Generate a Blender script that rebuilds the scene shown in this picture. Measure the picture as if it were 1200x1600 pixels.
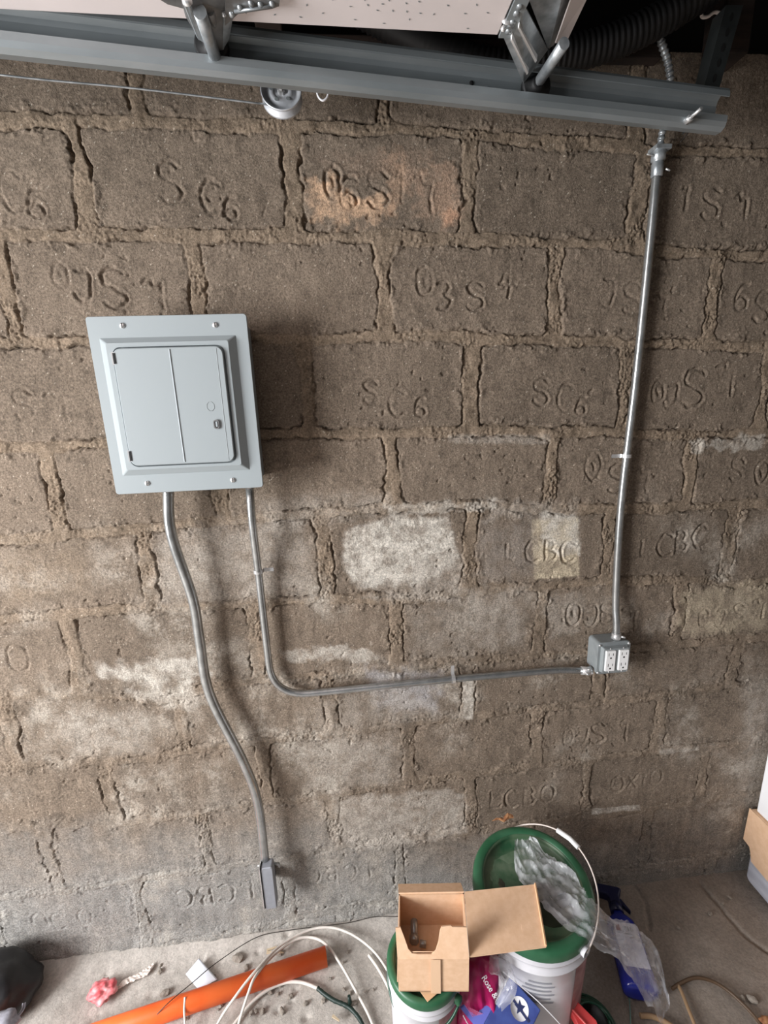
import bpy, bmesh, math, random
import numpy as np
from mathutils import Vector, Matrix, noise as mnoise

for o in list(bpy.data.objects): bpy.data.objects.remove(o)
SC = bpy.context.scene
COL = SC.collection
random.seed(7)
PI = math.pi

# ------------------------------------------------------------------ camera
F = 716.0; DIST = 1.10; EYE = 1.57
_v1 = np.array([107, 2946, F]); _v2 = np.array([8700, -490, F])
_d = _v1/np.linalg.norm(_v1); _x = _v2-_d*(_v2@_d); _x /= np.linalg.norm(_x); _y = np.cross(_x, _d)
R = np.array([_x, _y, -_d]); CAM = np.array([0, -DIST, EYE])
cd = bpy.data.cameras.new('camera'); cam = bpy.data.objects.new('camera', cd); COL.objects.link(cam)
cd.sensor_fit = 'HORIZONTAL'; cd.sensor_width = 36; cd.lens = 36*F/1200; cd.clip_start = .02
m = Matrix.Identity(4)
for i in range(3):
    m[i][0] = R[i][0]; m[i][1] = -R[i][1]; m[i][2] = -R[i][2]; m[i][3] = CAM[i]
cam.matrix_world = m
SC.camera = cam

# ------------------------------------------------------------------ world, daylight, exposure
SC.view_settings.view_transform = 'Standard'; SC.view_settings.look = 'None'
SC.view_settings.gamma = 1; SC.view_settings.use_curve_mapping = False
SC.view_settings.exposure = 0.0
w = bpy.data.worlds.new('world'); SC.world = w; w.use_nodes = True
w.node_tree.nodes['Background'].inputs[0].default_value = (.93, .95, 1, 1)
w.node_tree.nodes['Background'].inputs[1].default_value = .19
def area(name, loc, target, sx, sy, power, color):
    l = bpy.data.lights.new(name, 'AREA'); l.shape = 'RECTANGLE'; l.size = sx; l.size_y = sy
    l.energy = power; l.color = color
    o = bpy.data.objects.new(name, l); COL.objects.link(o); o.location = loc
    o.rotation_euler = (Vector(target)-Vector(loc)).to_track_quat('-Z', 'Y').to_euler()
    return o
area('doorway_daylight', (-2.45, -1.45, 1.32), (.1, -.3, .66), 1.0, 1.25, 155, (.985, .99, 1))

# ------------------------------------------------------------------ rays through the view: pixel -> point on a known plane
def ray(px, py): return R@np.array([px-600, py-800, F])
def PY(px, py, Y=0.):
    r = ray(px, py); return Vector(CAM+r*(Y-CAM[1])/r[1])
def PZ(px, py, Z=0.):
    r = ray(px, py); return Vector(CAM+r*(Z-CAM[2])/r[2])
def PX(px, py, X):
    r = ray(px, py); return Vector(CAM+r*(X-CAM[0])/r[0])

# ------------------------------------------------------------------ materials
def s2l(c): return tuple(((v/255)/12.92 if v/255 <= .04045 else (((v/255)+.055)/1.055)**2.4) for v in c)
MATS = {}
def mat(name, rgb, rough=.6, metal=0., var=0., scale=20., rgb2=None, bump=0., bscale=60., spec=.5, alpha=1., trans=0., coat=0., attr=None, ramp=(.35, .65), stretch=None):
    if name in MATS: return MATS[name]
    m = bpy.data.materials.new(name); m.use_nodes = True; MATS[name] = m
    nt = m.node_tree; N = nt.nodes; L = nt.links; b = N['Principled BSDF']
    c = (*s2l(rgb), 1)
    b.inputs['Base Color'].default_value = c; b.inputs['Roughness'].default_value = rough; b.inputs['Metallic'].default_value = metal
    b.inputs['Specular IOR Level'].default_value = spec; b.inputs['Alpha'].default_value = alpha
    b.inputs['Transmission Weight'].default_value = trans; b.inputs['Coat Weight'].default_value = coat
    tc = N.new('ShaderNodeTexCoord'); src = tc.outputs['Object']
    if stretch:
        mp = N.new('ShaderNodeMapping'); mp.inputs['Scale'].default_value = stretch; L.new(src, mp.inputs[0]); src = mp.outputs[0]
    col = None
    if attr:
        a = N.new('ShaderNodeAttribute'); a.attribute_name = attr; col = a.outputs['Color']
    if rgb2 or var:
        n = N.new('ShaderNodeTexNoise'); n.inputs['Scale'].default_value = scale; n.inputs['Detail'].default_value = 6; L.new(src, n.inputs['Vector'])
        r = N.new('ShaderNodeValToRGB'); L.new(n.outputs['Fac'], r.inputs[0])
        r.color_ramp.elements[0].position = ramp[0]; r.color_ramp.elements[1].position = ramp[1]
        if rgb2:
            r.color_ramp.elements[0].color = c; r.color_ramp.elements[1].color = (*s2l(rgb2), 1)
        else:
            r.color_ramp.elements[0].color = (1-var, 1-var, 1-var, 1); r.color_ramp.elements[1].color = (1+var, 1+var, 1+var, 1)
        if rgb2 and not attr: col = r.outputs[0]
        else:
            mx = N.new('ShaderNodeMix'); mx.data_type = 'RGBA'; mx.blend_type = 'MULTIPLY'; mx.inputs[0].default_value = 1
            if col is not None: L.new(col, mx.inputs[6])
            else: mx.inputs[6].default_value = c
            L.new(r.outputs[0], mx.inputs[7]); col = mx.outputs[2]
    if col is not None: L.new(col, b.inputs['Base Color'])
    if bump:
        n2 = N.new('ShaderNodeTexNoise'); n2.inputs['Scale'].default_value = bscale; n2.inputs['Detail'].default_value = 8; n2.inputs['Roughness'].default_value = .65
        L.new(src, n2.inputs['Vector'])
        bp = N.new('ShaderNodeBump'); bp.inputs['Strength'].default_value = bump; bp.inputs['Distance'].default_value = .002
        L.new(n2.outputs['Fac'], bp.inputs['Height']); L.new(bp.outputs[0], b.inputs['Normal'])
    return m

def cr(m):  # handle to material
    return m
M_wall = mat('concrete_block', (120, 105, 90), .95, attr='tint', var=.3, scale=260, bump=1.0, bscale=420, spec=.2)
M_floor = mat('concrete_floor', (150, 140, 130), .92, attr='tint', var=.13, scale=160, bump=.7, bscale=260, spec=.25)
M_panel = mat('grey_enamel', (150, 158, 161), .42, spec=.5, bump=.04, bscale=500)
M_dark = mat('black_gap', (14, 14, 14), .8)
M_galv = mat('galvanised_steel', (150, 156, 160), .34, .6, rgb2=(190, 195, 198), scale=60, bump=.08, bscale=200)
M_track = mat('galvanised_track_steel', (138, 146, 149), .40, .6, rgb2=(162, 168, 171), scale=14, bump=.05, bscale=120, stretch=(.3, 1, 1))
M_emt = mat('zinc_conduit', (160, 162, 162), .27, .8, rgb2=(184, 186, 186), scale=45, bump=.05, bscale=90)
M_zinc = mat('bright_zinc', (214, 214, 214), .25, .65)
M_plate = mat('bright_galvanised_plate', (196, 200, 206), .36, .4, rgb2=(222, 225, 230), scale=50, bump=.1, bscale=90)
M_rib = mat('rib_white_glint', (252, 252, 252), .35, 0)  # ribs coloured white to stand in for the reflection on the metal
M_angle = mat('dark_angle_steel', (66, 70, 70), .5, .5, var=.2)
M_boxgrey = mat('pressed_steel_box', (142, 148, 150), .4, .25, var=.08, scale=40)
M_alu = mat('grey_cast_box', (150, 154, 162), .5, .3, var=.05, scale=60)
M_white = mat('white_plastic', (236, 236, 236), .35)
M_doorwhite = mat('door_white_steel', (226, 216, 214), .45, var=.04, scale=6)
M_black = mat('black_rubber', (18, 18, 19), .55)
M_darksteel = mat('dull_roller_steel', (138, 138, 138), .36, .6, var=.2, scale=50)
M_wood = mat('old_dark_timber', (52, 38, 31), .9, rgb2=(30, 22, 18), scale=12, stretch=(1, 1, 6), bump=.4, bscale=60)
M_ceil = mat('void_dark_board', (16, 14, 13), .95)  # near-black colour stands in for the dark void above the wall
M_green = mat('green_lid_plastic', (38, 82, 54), .5, rgb2=(100, 116, 92), scale=16, bump=.15, bscale=60, ramp=(.32, .66))
M_greenrim = mat('green_rim_plastic', (40, 92, 62), .42, rgb2=(66, 112, 84), scale=18, ramp=(.4, .8))
M_mud = mat('dried_mud', (42, 42, 32), .6, rgb2=(86, 84, 66), scale=30, bump=.4, bscale=80)
M_bucket = mat('bucket_white_plastic', (200, 198, 204), .38, rgb2=(222, 222, 226), scale=8)
M_label = mat('faded_red_label', (142, 98, 100), .5, rgb2=(180, 142, 142), scale=30)
M_ink = mat('grey_printing', (150, 152, 160), .5)
M_card = mat('brown_cardboard', (222, 184, 150), .9, rgb2=(230, 194, 162), scale=70, bump=.12, bscale=160, spec=.15)
M_cardin = mat('cut_cardboard_edge', (226, 182, 142), .9)
M_tape = mat('tan_packing_tape', (214, 180, 142), .5)
M_orange = mat('orange_pvc', (246, 98, 36), .45, rgb2=(252, 118, 56), scale=16)
M_cable = mat('white_cable_jacket', (220, 214, 206), .5, var=.08, scale=40)
M_paper = mat('white_paper', (226, 230, 238), .7)
M_pinkwrap = mat('pink_wrapper', (218, 92, 100), .45, rgb2=(240, 170, 172), scale=50, bump=.2)
M_bandwhite = mat('dirty_white_strip', (220, 208, 200), .7, bump=.3, bscale=90)
M_pink = mat('magenta_bag_film', (192, 22, 104), .32, rgb2=(142, 14, 70), scale=10, bump=.35, bscale=40, stretch=(1, 1, .4))
M_blue = mat('blue_printed_card', (52, 66, 132), .45, rgb2=(70, 92, 160), scale=26, bump=.1)
M_bluel = mat('light_blue_card', (96, 104, 190), .45, rgb2=(110, 120, 205), scale=20)
M_navy = mat('navy_plastic', (22, 26, 62), .35)
M_bottle = mat('blue_bottle_plastic', (24, 32, 120), .22, rgb2=(30, 42, 140), scale=10, coat=.3)
M_print = mat('white_print', (238, 238, 242), .5)
M_red = mat('red_plastic', (214, 62, 64), .4, rgb2=(226, 84, 84), scale=20)
M_gwire = mat('green_coated_wire', (24, 70, 52), .35)
M_gtape = mat('dark_green_tape', (22, 44, 38), .5)
M_brown = mat('brown_cord', (86, 66, 48), .5)
M_tan = mat('tan_cord', (150, 122, 92), .6)
M_steelwire = mat('thin_dark_wire', (70, 66, 62), .4, .6)
M_leaf = mat('dead_leaf', (120, 70, 40), .8, rgb2=(196, 148, 104), scale=60)
M_foam = mat('grey_white_tote', (198, 200, 210), .6, rgb2=(172, 174, 186), scale=10, bump=.2, bscale=30, stretch=(1, 1, 3))
M_whitebox = mat('white_carton', (240, 240, 242), .6)
M_bag = mat('black_bag_film', (24, 24, 26), .42, bump=.5, bscale=40)
M_greycloth = mat('grey_webbing', (150, 150, 160), .8, var=.2, scale=90, bump=.4)
M_stone = mat('mortar_crumb', (170, 162, 152), .95, rgb2=(120, 110, 100), scale=30, bump=.5)
M_chip = mat('wood_chip', (196, 178, 150), .8)
M_hose = mat('black_corrugated_hose', (12, 11, 12), .6)
def clear_film():
    m = bpy.data.materials.new('clear_film'); m.use_nodes = True; nt = m.node_tree; N = nt.nodes; L = nt.links
    b = N['Principled BSDF']; b.inputs['Base Color'].default_value = (.86, .87, .92, 1); b.inputs['Roughness'].default_value = .22
    b.inputs['Coat Weight'].default_value = .6; b.inputs['Coat Roughness'].default_value = .08
    tc = N.new('ShaderNodeTexCoord'); n = N.new('ShaderNodeTexNoise'); n.inputs['Scale'].default_value = 22; n.inputs['Detail'].default_value = 5
    mp = N.new('ShaderNodeMapping'); mp.inputs['Rotation'].default_value = (0, 0, -.75); mp.inputs['Scale'].default_value = (.35, 1.6, 1); L.new(tc.outputs['Object'], mp.inputs[0]); L.new(mp.outputs[0], n.inputs['Vector'])
    mr = N.new('ShaderNodeMapRange'); mr.inputs[1].default_value = .3; mr.inputs[2].default_value = .75; mr.inputs[3].default_value = .16; mr.inputs[4].default_value = .62
    L.new(n.outputs['Fac'], mr.inputs[0]); L.new(mr.outputs[0], b.inputs['Alpha'])
    return m
M_film = clear_film()

# ------------------------------------------------------------------ mesh helpers (each returns/fills a bmesh in world space)
def NB(): return bmesh.new()
def prism(bm, pts0, pts1, mi=0, cap=True):
    a = [bm.verts.new(p) for p in pts0]; b = [bm.verts.new(p) for p in pts1]; n = len(a)
    fs = [bm.faces.new((a[i], a[(i+1) % n], b[(i+1) % n], b[i])) for i in range(n)]
    if cap: fs += [bm.faces.new(a[::-1]), bm.faces.new(b)]
    for f in fs: f.material_index = mi
    return fs
def box(bm, c0, c1, mi=0):
    x0, y0, z0 = c0; x1, y1, z1 = c1
    return prism(bm, [(x0, y0, z0), (x1, y0, z0), (x1, y1, z0), (x0, y1, z0)], [(x0, y0, z1), (x1, y0, z1), (x1, y1, z1), (x0, y1, z1)], mi)
def hexa(bm, P, mi=0):  # P: 4 bottom, 4 top
    return prism(bm, P[:4], P[4:], mi)
def slab(bm, quad, t, mi=0):   # flat polygon with thickness t along its normal
    q = [Vector(p) for p in quad]; n = (q[1]-q[0]).cross(q[2]-q[0]).normalized()*t
    return prism(bm, q, [p+n for p in q], mi)
def frames(path):
    P = [Vector(p) for p in path]; T = []
    for i in range(len(P)):
        a = P[max(i-1, 0)]; b = P[min(i+1, len(P)-1)]; T.append((b-a).normalized())
    u = T[0].cross(Vector((0, 0, 1)))
    if u.length < .1: u = T[0].cross(Vector((1, 0, 0)))
    u.normalize(); out = []
    for i in range(len(P)):
        u = (u-T[i]*u.dot(T[i])).normalized(); v = T[i].cross(u); out.append((P[i], u.copy(), v))
    return out
def tube(bm, path, r, seg=12, cap=True, mi=0, inner=None):
    fr = frames(path); n = len(fr); rr = r if hasattr(r, '__len__') else [r]*n
    rings = []
    for (p, u, v), q in zip(fr, rr):
        rings.append([bm.verts.new(p+(u*math.cos(2*PI*k/seg)+v*math.sin(2*PI*k/seg))*q) for k in range(seg)])
    for i in range(n-1):
        for k in range(seg):
            f = bm.faces.new((rings[i][k], rings[i][(k+1) % seg], rings[i+1][(k+1) % seg], rings[i+1][k])); f.smooth = True; f.material_index = mi
    if cap:
        for e, rg in ((0, rings[0][::-1]), (1, rings[-1])):
            f = bm.faces.new(rg); f.material_index = mi
    return rings
def spline(pts, n=8):
    P = [Vector(p) for p in pts]; P = [P[0]*2-P[1]]+P+[P[-1]*2-P[-2]]; out = []
    for i in range(1, len(P)-2):
        a, b, c, d = P[i-1:i+3]
        for k in range(n):
            t = k/n
            out.append(.5*((2*b)+(c-a)*t+(2*a-5*b+4*c-d)*t*t+(3*b-a-3*c+d)*t**3))
    out.append(P[-2]); return out
def lathe(bm, prof, M=Matrix.Identity(4), seg=48, mi=0, smooth=True, a0=0, a1=2*PI):
    full = abs(a1-a0-2*PI) < 1e-6; ns = seg if full else seg+1
    rings = []
    for r, z in prof:
        if r < 1e-6: rings.append([bm.verts.new(M@Vector((0, 0, z)))]*ns)
        else: rings.append([bm.verts.new(M@Vector((r*math.cos(a0+(a1-a0)*k/seg), r*math.sin(a0+(a1-a0)*k/seg), z))) for k in range(ns)])
    for i in range(len(prof)-1):
        for k in range(seg):
            k2 = (k+1) % ns
            vs = [rings[i][k], rings[i][k2], rings[i+1][k2], rings[i+1][k]]; u = []
            for v in vs:
                if v not in u: u.append(v)
            if len(u) > 2:
                try: f = bm.faces.new(u); f.smooth = smooth; f.material_index = mi
                except ValueError: pass
def rrect(x0, z0, x1, z1, r, n=5):
    o = []
    for cx, cz, a in ((x1-r, z1-r, 0), (x0+r, z1-r, PI/2), (x0+r, z0+r, PI), (x1-r, z0+r, 1.5*PI)):
        for k in range(n+1):
            t = a+PI/2*k/n; o.append((cx+r*math.cos(t), cz+r*math.sin(t)))
    return o
def obj(name, bm, m, parent=None, origin=None, smooth=None, bevel=0):
    me = bpy.data.meshes.new(name); bmesh.ops.recalc_face_normals(bm, faces=bm.faces) if len(bm.faces) < 60000 else None
    if parent is not None:
        r = parent
        while r.parent: r = r.parent
        org = Vector(r.location)
    else:
        if origin is None:
            xs = [v.co for v in bm.verts]; mn = Vector([min(v[i] for v in xs) for i in range(3)]); mx = Vector([max(v[i] for v in xs) for i in range(3)])
            origin = Vector(((mn.x+mx.x)/2, (mn.y+mx.y)/2, mn.z))
        org = Vector(origin)
    for v in bm.verts: v.co -= org
    bm.to_mesh(me); bm.free()
    for mm in (m if isinstance(m, (list, tuple)) else [m]): me.materials.append(mm)
    o = bpy.data.objects.new(name, me); COL.objects.link(o)
    if parent is None: o.location = org
    else: o.parent = parent
    if bevel:
        b = o.modifiers.new('bevel', 'BEVEL'); b.width = bevel; b.segments = 2; b.limit_method = 'ANGLE'; b.angle_limit = .6
    return o
def tag(o, label, cat=None, group=None, kind=None):
    if label: o['label'] = label
    if cat: o['category'] = cat
    if group: o['group'] = group
    if kind: o['kind'] = kind
    return o
def thing(name, loc, label, cat, group=None):
    o = bpy.data.objects.new(name, None); o.empty_display_size = .02; COL.objects.link(o); o.location = Vector(loc)
    return tag(o, label, cat, group)
def struct(o): o['kind'] = 'structure'; return o
def text_bm(bm, txt, size, M, depth=.0006, mi=0):
    cu = bpy.data.curves.new('t', 'FONT'); cu.body = txt; cu.size = size; cu.extrude = depth; cu.align_x = 'CENTER'; cu.align_y = 'CENTER'; cu.resolution_u = 3
    o = bpy.data.objects.new('t', cu); COL.objects.link(o)
    dg = bpy.context.evaluated_depsgraph_get(); me = bpy.data.meshes.new_from_object(o.evaluated_get(dg))
    bpy.data.objects.remove(o); bpy.data.curves.remove(cu)
    me.transform(M); n0 = len(bm.faces); bm.from_mesh(me); bm.faces.ensure_lookup_table()
    for f in bm.faces[n0:]: f.material_index = mi
    bpy.data.meshes.remove(me)
def basis(o, x, y):
    x = Vector(x).normalized(); y = Vector(y); y = (y-x*y.dot(x)).normalized(); z = x.cross(y)
    M = Matrix.Identity(4)
    for i in range(3): M[i][0] = x[i]; M[i][1] = y[i]; M[i][2] = z[i]; M[i][3] = o[i]
    return M

# ------------------------------------------------------------------ numpy noise
def pnoise(x, y, seed):
    rs = np.random.RandomState(seed); perm = rs.permutation(4096); ang = rs.rand(4096)*2*np.pi
    gx = np.cos(ang); gy = np.sin(ang)
    xi = np.floor(x).astype(np.int64); yi = np.floor(y).astype(np.int64); xf = x-xi; yf = y-yi
    u = xf*xf*xf*(xf*(xf*6-15)+10); v = yf*yf*yf*(yf*(yf*6-15)+10)
    def g(ix, iy, dx, dy):
        h = perm[(perm[ix & 4095]+iy) & 4095]; return gx[h]*dx+gy[h]*dy
    a = g(xi, yi, xf, yf); b = g(xi+1, yi, xf-1, yf); c = g(xi, yi+1, xf, yf-1); d = g(xi+1, yi+1, xf-1, yf-1)
    return (a*(1-u)+b*u)*(1-v)+(c*(1-u)+d*u)*v
def fbm(x, y, s, seed, oct=4, gain=.5):
    t = 0; a = 1.; n = 0
    for i in range(oct):
        t = t+a*pnoise(x*s+17.3*i, y*s-9.1*i, seed+i); n += a; a *= gain; s *= 2.03
    return t*1.6/n
def sstep(a, b, x):
    t = np.clip((x-a)/(b-a), 0, 1); return t*t*(3-2*t)
def gridmesh(name, V, nx, nz, tint, m):
    me = bpy.data.meshes.new(name); n = nx*nz
    me.vertices.add(n); me.vertices.foreach_set('co', V.astype(np.float32).ravel())
    i = np.arange(n).reshape(nz, nx); q = np.stack([i[:-1, :-1], i[:-1, 1:], i[1:, 1:], i[1:, :-1]], -1).reshape(-1, 4)
    nf = len(q); me.loops.add(nf*4); me.loops.foreach_set('vertex_index', q.astype(np.int32).ravel())
    me.polygons.add(nf); me.polygons.foreach_set('loop_start', (np.arange(nf)*4).astype(np.int32)); 
    try: me.polygons.foreach_set('loop_total', np.full(nf, 4, np.int32))
    except Exception: pass
    me.polygons.foreach_set('use_smooth', np.ones(nf, bool)); me.update(calc_edges=True)
    a = me.attributes.new('tint', 'FLOAT_COLOR', 'POINT'); c = np.ones((n, 4), np.float32); c[:, :3] = tint.reshape(-1, 3); a.data.foreach_set('color', c.ravel())
    me.materials.append(m); o = bpy.data.objects.new(name, me); COL.objects.link(o); return o
def L3(rgb): return np.array(s2l(rgb))

# ------------------------------------------------------------------ block wall
def wx(px, py): return PY(px, py)[0]
def wz(px, py): return PY(px, py)[2]
def wpt(px, py): p = PY(px, py); return p[0], p[2]
BEDS = [[(50,185),(300,192),(600,200),(870,222),(1150,240)], [(50,370),(300,368),(600,372),(870,378),(1150,398)],
 [(60,535),(300,528),(500,530),(650,524),(1000,537),(1150,540)], [(50,696),(160,690),(500,676),(700,676),(900,674),(1100,680)],
 [(50,842),(200,828),(450,806),(700,790),(900,796),(1100,792)], [(50,962),(250,950),(450,938),(650,935),(820,917),(1050,903),(1150,910)],
 [(50,1084),(250,1094),(350,1070),(500,1056),(700,1036),(900,1020),(1150,1000)], [(50,1195),(200,1190),(350,1165),(500,1150),(640,1130),(800,1113),(950,1097),(1150,1070)],
 [(50,1292),(180,1288),(350,1262),(500,1245),(620,1225),(800,1203),(960,1182),(1150,1160)], [(30,1400),(120,1388),(250,1370),(400,1348),(540,1322),(640,1310),(800,1290),(950,1272),(1150,1245)],
 [(60,1505),(140,1490),(250,1476),(400,1447),(540,1418),(620,1410),(900,1375),(1150,1330)]]
HEADS = [[(215,120),(600,120),(1000,120)], [(125,280),(455,285),(732,290),(1000,300)], [(6,440),(305,430),(600,440),(867,440),(1117,450)],
 [(200,600),(478,600),(738,600),(977,600),(1198,600)], [(78,745),(340,740),(613,735),(860,730),(1080,730)],
 [(228,880),(508,870),(735,850),(950,850),(1140,850)], [(115,1020),(400,1000),(620,1000),(845,965),(1060,960)],
 [(14,1130),(283,1120),(517,1110),(731,1085),(935,1065),(1145,1040)], [(172,1240),(415,1205),(639,1170),(838,1155),(1030,1140)],
 [(75,1330),(322,1310),(522,1285),(735,1250),(917,1235),(1100,1205)], [(220,1420),(450,1395),(625,1360),(780,1330),(1010,1300)],
 [(330,1475)]]
GLY = {'S': [[(.85,.85),(.6,1),(.3,.97),(.12,.8),(.25,.6),(.7,.42),(.88,.22),(.65,.02),(.3,0),(.1,.15)]],
 'C': [[(.85,.85),(.55,1),(.25,.9),(.08,.55),(.2,.15),(.5,0),(.85,.12)]],
 '6': [[(.75,.95),(.4,.9),(.15,.5),(.2,.12),(.5,0),(.8,.15),(.75,.42),(.45,.5),(.22,.35)]],
 '0': [[(.5,1),(.2,.8),(.15,.3),(.45,0),(.8,.2),(.82,.75),(.5,1)], [(.45,.6),(.55,.35)]],
 'J': [[(.3,.95),(.75,.9),(.8,.4),(.6,.02),(.25,.05),(.12,.25)]],
 '7': [[(.1,.85),(.45,.98),(.5,.75),(.85,.78),(.8,.3),(.85,0)]],
 '3': [[(.2,.9),(.6,1),(.8,.75),(.5,.55),(.85,.3),(.55,0),(.2,.1)]],
 '4': [[(.6,0),(.62,1),(.15,.4),(.85,.42)]], '1': [[(.3,.8),(.55,1),(.5,0)]],
 'L': [[(.2,1),(.2,0),(.8,.02),(.85,.18)]], 'A': [[(.05,0),(.45,1),(.85,0)], [(.2,.35),(.7,.35)]],
 'B': [[(.15,0),(.15,1),(.6,.97),(.72,.75),(.55,.53),(.15,.52)], [(.55,.53),(.85,.3),(.65,.02),(.15,0)]],
 'O': [[(.5,1),(.15,.8),(.1,.25),(.5,0),(.88,.22),(.85,.78),(.5,1)]], 'I': [[(.5,1),(.5,0)]], 'X': [[(.1,0),(.9,1)], [(.1,1),(.9,0)]]}
# glyph, px, py, height in px, upside down?, stroke strength
LET = [('C',20,300,62,0,.9),('6',57,318,48,0,1),('S',268,285,62,0,1),('C',330,308,52,0,1),('6',361,326,38,0,1.2),
 ('0',520,285,48,0,1.2),('6',545,300,52,0,1.4),('S',592,296,56,0,1.2),('1',628,292,50,0,.9),('7',660,302,58,0,1),
 ('1',1072,308,40,0,.7),('S',1112,318,50,0,.9),('7',1157,322,38,0,.9),
 ('0',95,430,42,0,1.1),('J',130,446,52,0,1.1),('S',178,450,62,0,1.3),('7',240,458,50,0,1),
 ('0',664,440,44,0,1),('3',694,462,44,0,1),('S',743,462,44,0,1.1),('4',792,440,50,0,.9),
 ('J',950,456,44,0,.8),('S',988,466,48,0,.9),('7',1030,476,40,0,.8),('6',1160,464,42,0,.9),('S',1192,480,46,0,.9),
 ('S',36,632,46,0,1),('7',88,634,46,0,.9),('S',580,612,36,0,.8),('C',622,630,42,0,.8),('6',657,636,30,0,1.1),
 ('S',846,612,40,0,.9),('C',884,622,42,0,.8),('6',908,634,28,0,1.1),
 ('0',1028,612,34,0,1),('J',1050,618,38,0,1),('S',1085,606,58,0,1.1),('7',1133,592,52,0,1),
 ('0',928,728,44,0,.9),('S',966,748,44,0,1),('7',1002,750,40,0,.8),('S',1152,734,34,0,.9),('0',1190,738,38,0,.9),
 ('L',797,862,24,0,.7),('C',833,862,34,0,1),('B',861,860,32,0,1),('C',888,862,34,0,1.3),
 ('L',1008,856,24,0,.8),('C',1040,852,36,0,1.1),('B',1066,846,32,0,1),('C',1094,838,34,0,1),
 ('0',896,960,36,0,1.1),('J',925,962,34,0,.9),('S',950,958,32,0,.8),('7',984,966,36,0,.9),('O',28,1028,42,0,.8),
 ('0',1100,965,26,0,.6),('J',1125,965,26,0,.6),('S',1155,958,28,0,.7),('7',1185,950,30,0,.7),
 ('0',888,1152,24,0,.6),('J',910,1150,26,0,.7),('S',935,1146,30,0,1),('7',970,1143,30,0,.7),
 ('L',774,1250,24,0,.8),('C',800,1248,28,0,1.1),('B',828,1244,26,0,1),('O',856,1240,26,0,1),
 ('O',966,1226,24,0,.8),('X',988,1222,18,0,.7),('I',1006,1220,18,0,.7),('O',1026,1214,24,0,.8),
 ('C',288,1404,28,1,1.2),('B',320,1400,28,1,1.2),('C',354,1396,28,1,1.2),('L',386,1390,24,1,1),
 ('C',490,1368,24,1,.9),('B',517,1366,22,1,.9),('C',548,1362,22,1,.8),('L',572,1360,20,1,.7),
 ('O',62,1440,26,0,.5),('C',92,1440,26,0,.5),('O',132,1433,24,0,.5),('I',40,1250,20,0,.4)]

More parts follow.
